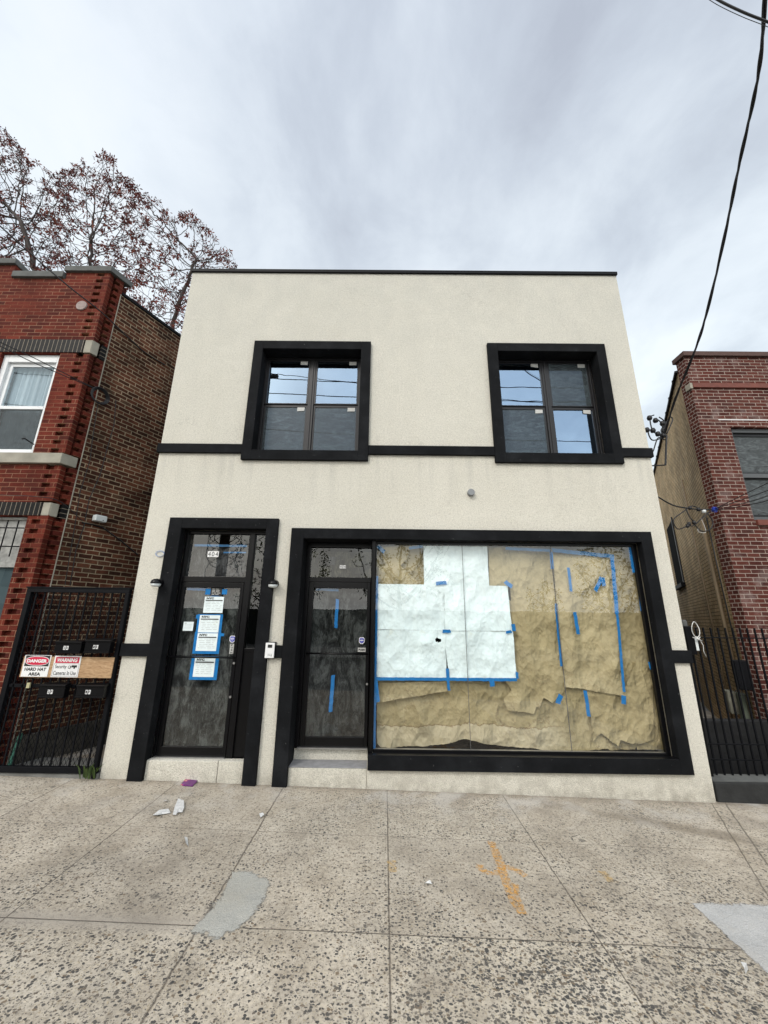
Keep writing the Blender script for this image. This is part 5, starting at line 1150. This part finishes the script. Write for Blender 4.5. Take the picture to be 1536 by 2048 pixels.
def ytop(x):
    for (a_,b_),(c_,d_) in zip(OUT,OUT[1:]):
        if a_<=x<=c_: return b_+(d_-b_)*(x-a_)/(c_-a_)
    return 900
rs=np.random.RandomState(11)
attrs=[]
while len(attrs)<10500:
    x=rs.uniform(-150,478); y=rs.uniform(255,760)
    if y<ytop(x)-12+rs.exponential(7): continue
    # ragged outline and hollows
    if noise.noise(Vector((x*.018,y*.018,3.)))>.36 and rs.rand()<.75: continue
    if y>640 and rs.rand()<.75: continue
    if x>430 and y>600: continue
    Yd=5.6+1.5*(rs.rand()-.5)*2
    p=AT(x,y,Yd); attrs.append((x,tuple(p)))
def mk_tree(rootpx,trunk,xr,label,seed,dn):
    ra=np.random.RandomState(seed+40); A=[p for (x,p) in attrs if xr[0]<=x+ra.normal(0,22)<xr[1]]
    N,par=grow(rootpx,trunk,A,seed=seed)
    e=empty('tree',tuple(rootpx),label,'tree','bare trees behind the left house')
    m,tips,ch,R=tree_mesh(N,par,.0062,2.5,.10); print('TREE',len(N),len(tips)); m.build('trunk',m_bark,e,smooth=True)
    rs=np.random.RandomState(seed+5); m=MB(); pts=[N[i] for i in tips if rs.rand()<dn]
    pts+=[N[i] for i in range(len(N)) if R[i]<.012 and rs.rand()<.03]
    clusters(m,pts,rs,16,.115,.046,.085); 
    big=[N[i] for i in tips if rs.rand()<.03]; clusters(m,big,rs,24,.10,.04,.14)
    m.build('crown',m_seed,e); return e
def gpt(px,py,Y): return AT(px,py,Y)
def trunkpts(pl,Y):
    return [tuple(AT(a_,b_,Y)) for a_,b_ in pl]
tp=trunkpts([(318,760),(345,650),(368,582),(392,520)],5.6); mk_tree((tp[0][0],5.6,-.2),tp,(270,480),'bare tree nearest the stucco building, with a leaning pale trunk and dark red seed clusters',2,.72)
tp=trunkpts([(175,760),(172,620),(180,540),(182,480)],5.9); mk_tree((tp[0][0],5.9,-.2),tp,(120,270),'bare tree behind the stepped parapet, its tall narrow crown topped by the highest middle twigs',3,.72)
tp=trunkpts([(60,760),(70,600),(66,520),(40,440)],5.2); mk_tree((tp[0][0],5.2,-.2),tp,(-150,120),'bare tree at the left edge of the picture rising above the coping',4,.74)
# trees mirrored in the shop window
def simple_tree(x,y,h,cr,label,seed,dn,mat):
    rs=np.random.RandomState(seed); A=[]
    while len(A)<520:
        v=rs.uniform(-1,1,3)
        if (v**2).sum()<1: A.append((x+v[0]*cr,y+v[1]*cr*.8,h*.62+v[2]*h*.38))
    N,par=grow((x,y,-.3),[(x+.1,y,h*.15),(x,y,h*.3)],A,step=.5,infl=4,kill=.8,seed=seed)
    e=empty('street_tree',(x,y,-.1),label,'tree','trees across the street')
    m,tips,ch,R=tree_mesh(N,par,.02,2.3,.25); m.build('trunk',m_bark,e)
    m=MB(); clusters(m,[N[i] for i in range(len(N)) if R[i]<.05 and rs.rand()<dn],rs,16,.20,.12,.4); m.build('crown',mat,e)
m_far=leaf_mat('olive_leaf',(.05,.065,.02),(.10,.11,.04))
q=MIR(1215,1150,-20); simple_tree(q.x,-20,7.2,2.6,'leafy tree across the street mirrored at the right of the shop window',31,.8,m_far)
q=MIR(1085,1185,-22); simple_tree(q.x,-22,5.,1.5,'small tree across the street mirrored in the middle of the shop window',32,.6,m_far)
q=MIR(800,1120,-17); simple_tree(q.x,-17,9.,3.4,'tall tree across the street mirrored beside the shop door',33,.35,m_far)
q=MIR(560,1150,-21); simple_tree(q.x,-21,8.,4.,'spreading tree across the street mirrored in the doors',34,.5,m_far)
# ------------------------------------------------------------------ litter and marks
def flat(pxs,name,mat,label,cat,lift=.02,seed=0,th=.002):
    rr=random.Random(seed); P=[GR(a_,b_) for a_,b_ in pxs]; n=len(P); c=sum(P,Vector())/n
    top=[Vector((p.x,p.y,gz(p.x)+.003+rr.uniform(0,lift))) for p in P]; cc=Vector((c.x,c.y,gz(c.x)+.004+lift*.5))
    m=MB(); m.add([*top,cc],[(i,(i+1)%n,n) for i in range(n)]); m.add([*[t-Vector((0,0,th)) for t in top],cc-Vector((0,0,th))],[((i+1)%n,i,n) for i in range(n)])
    return tag(m.build(name,mat),label,cat)
m_lit=simple('litter_paper',(.72,.72,.71),.7,0,.3,30,.004,25)
LG='scraps of white paper on the sidewalk'
for pts,l in (([(349,1616),(356,1600),(367,1606),(368,1618),(364,1629),(356,1627),(351,1634),(345,1632)],'largest torn white paper scrap standing up on the sidewalk'),
 ([(305,1632),(318,1624),(336,1622),(341,1628),(325,1630),(312,1636)],'long flat white paper scrap left of the largest scrap'),
 ([(325,1606),(333,1602),(336,1601),(331,1608)],'tiny white paper scrap nearest the doorstep'),
 ([(368,1681),(374,1679),(377,1694),(371,1695)],'narrow white scrap further out on the sidewalk'),
 ([(847,1772),(860,1768),(864,1770),(850,1774)],'small white scrap near the orange marking'),
 ([(1483,1932),(1495,1936),(1498,1950),(1492,1950),(1489,1941)],'curled white scrap at lower right near the pale slab'),
 ([(518,1634),(525,1631),(528,1633),(521,1637)],'tiny white scrap beside the dark joint')):
    o=flat(pts,'paper_scrap',m_lit,l,'litter',.028,int(pts[0][0])); o['group']=LG
def purple():
    s=SH('purple_print'); p=s.pos(); n=s.noise(p,16,2); return s.pbr(s.ramp(n,[(.42,(.11,.012,.13)),(.55,(.22,.02,.20)),(.60,(.45,.10,.04)),(.66,(.5,.45,.5))],'CONSTANT'),.3)
m=MB(); a=GR(361,1572);b=GR(385,1574);c=GR(396,1563);d=GR(372,1561); tz=lambda v,k: (v.x,v.y,gz(v.x)+k)
m.add([tz(a,.002),tz(b,.002),tz(c,.004),tz(d,.004),tz(a,.018),tz(b,.014),tz(c,.022),tz(d,.03)],[(3,2,1,0),(4,5,6,7),(0,1,5,4),(1,2,6,5),(2,3,7,6),(3,0,4,7)])
tag(m.build('snack_wrapper',purple(),bevel=.004),'crushed purple wrapper in front of the doorstep','litter')
def spray_mat(c0=(.72,.37,.075)):
    s=SH('orange_spray'); p=s.pos(); x,y,z=s.sep(p); q=s.comb(x,y,0.)
    vv=s.n('ShaderNodeTexVoronoi',{'Vector':q,'Scale':30.}); n=s.noise(q,34,4,.7); a=s.math('MULTIPLY',s.ramp(n,[(.38,0.),(.62,.62)]),s.ramp(vv.outputs['Distance'],[(.12,.25),(.36,1.)]))
    return s.pbr(C(*c0),.8,alpha=a)
m_spray=spray_mat()
def stroke(pts,w,name='',fr=1.):
    P=[GR(a_,b_) for a_,b_ in pts]; P=smooth_curve([Vector((p.x,p.y,0)) for p in P],5); vs=[]; rr=random.Random(int(pts[0][0]))
    for i,p in enumerate(P):
        t=(P[min(i+1,len(P)-1)]-P[max(i-1,0)]).normalized(); nn=Vector((-t.y,t.x,0))*w/2*rr.uniform(.75,1.2)
        for sg in (1,-1): q=p+nn*sg; vs.append((q.x,q.y,gz(q.x)+.0042))
    return vs,[(2*i,2*i+1,2*i+3,2*i+2) for i in range(len(P)-1)]
m=MB()
for k,(pts,w) in enumerate((([(982,1684),(994,1712),(1006,1740)],.068),([(1002,1736),(1020,1780),(1045,1830)],.085),([(1006,1742),(985,1748),(962,1740),(960,1730)],.06),([(1004,1734),(1030,1740),(1052,1754)],.055),([(1032,1770),(1034,1790)],.04))):
    vs,fs=stroke(pts,w); vs=[(x,y,z+.0004*k) for x,y,z in vs]; m.add(vs,fs)
tag(m.build('spray_marking',m_spray),'orange sprayed utility marking with a crossing scribble on the sidewalk','paint marking')
m=MB(); vs,fs=stroke([(1203,1743),(1225,1765)],.07); m.add(vs,fs); tag(m.build('spray_marking',spray_mat((.62,.42,.17))),'faint short orange smear on the slab right of the main marking','paint marking')
m=MB(); vs,fs=stroke([(783,1722),(786,1745)],.07); m.add(vs,fs); tag(m.build('spray_marking',spray_mat((.62,.42,.17))),'faint orange smear on the joint left of the main marking','paint marking')
# pebbles and crumbs along the wall foot
m_peb=simple('mortar_crumbs',(.42,.40,.36),.9,0,.5,30)
m=MB(); rr=random.Random(17)
def crumb(x,y,r):
    z=gz(x)+r*.4; vs=[(x+r*rr.uniform(.6,1.2)*a_,y+r*rr.uniform(.6,1.2)*b_,z+r*.6*rr.uniform(.6,1.2)*c_) for a_,b_,c_ in ((1,0,0),(0,1,0),(-1,0,0),(0,-1,0),(0,0,1),(0,0,-1))]
    m.add(vs,[(0,1,4),(1,2,4),(2,3,4),(3,0,4),(1,0,5),(2,1,5),(3,2,5),(0,3,5)])
for i in range(420):
    x=rr.uniform(-3.4,4.3); y=-abs(rr.gauss(0,.05))-.006
    if rr.random()<.25: y=-abs(rr.gauss(0,.5))-.02
    crumb(x,y,rr.uniform(.002,.0075))
tag(m.build('crumbs',m_peb,origin=(0,0,0)),'scattered mortar crumbs and grit along the wall foot','grit',kind='stuff')
# ------------------------------------------------------------------ sky and light
w=bpy.data.worlds.new('World'); scene.world=w; w.use_nodes=True; nt=w.node_tree; nt.nodes.clear()
class WS(SH):
    def __init__(s): s.t=nt
s=WS(); out=nt.nodes.new('ShaderNodeOutputWorld')
SUN_EL,SUN_AZ=R_(40),R_(212)   # behind the viewer, a little to the left
sky=nt.nodes.new('ShaderNodeTexSky'); sky.sky_type='NISHITA'; sky.sun_disc=False; sky.sun_elevation=SUN_EL; sky.sun_rotation=SUN_AZ; sky.air_density=2.; sky.dust_density=4.
bg1=s.n('ShaderNodeBackground',{'Color':sky.outputs[0],'Strength':.05})
tc=s.n('ShaderNodeTexCoord'); g=tc.outputs['Generated']; x,y,z=s.sep(g)
zz=s.math('ADD',s.math('MAXIMUM',z,0.),.22); u=s.math('DIVIDE',x,zz); v=s.math('DIVIDE',y,zz); pv=s.comb(u,v,0.)
c1=s.noise(s.scalev(pv,(1.2,.62,1.)),1.3,6,.5,dist=.25); c2=s.noise(s.scalev(pv,(1.,.85,1.)),4.6,7,.6,dist=.3)
f=s.math('ADD',s.math('MULTIPLY',c1,.72),s.math('MULTIPLY',c2,.28))
col=s.ramp(f,[(.36,(.46,.485,.53)),(.44,(.57,.61,.655)),(.51,(.69,.735,.77)),(.59,(.79,.83,.85)),(.68,(.84,.865,.87))])
grad=s.ramp(z,[(0.,(1.10,1.10,1.09)),(.45,(1.05,1.05,1.05)),(.75,(.97,.97,.98)),(1.,(.88,.88,.91))])
col=s.mix(1.,col,grad,'MULTIPLY')
back=s.ramp(s.math('MULTIPLY_ADD',y,-.5,.5),[(.38,(1.,1.,1.)),(.85,(2.0,1.98,1.94))])
col=s.mix(1.,col,back,'MULTIPLY')
bg2=s.n('ShaderNodeBackground',{'Color':col,'Strength':1.03})
ad=s.n('ShaderNodeAddShader',{0:bg1.outputs[0],1:bg2.outputs[0]}); nt.links.new(ad.outputs[0],out.inputs[0])
sd=bpy.data.lights.new('sun','SUN'); sd.energy=1.5; sd.angle=R_(14); sd.color=(1.,.97,.93); so=bpy.data.objects.new('sun',sd); COL.objects.link(so)
dirv=Vector((math.sin(SUN_AZ)*math.cos(SUN_EL),math.cos(SUN_AZ)*math.cos(SUN_EL),math.sin(SUN_EL)))
so.rotation_euler=dirv.to_track_quat('Z','Y').to_euler(); so.location=(0,-12,14)
scene.view_settings.view_transform='Standard'; scene.view_settings.look='None'; scene.view_settings.gamma=1; scene.view_settings.exposure=0.
scene.render.engine='CYCLES'; scene.cycles.max_bounces=8; scene.cycles.transparent_max_bounces=12
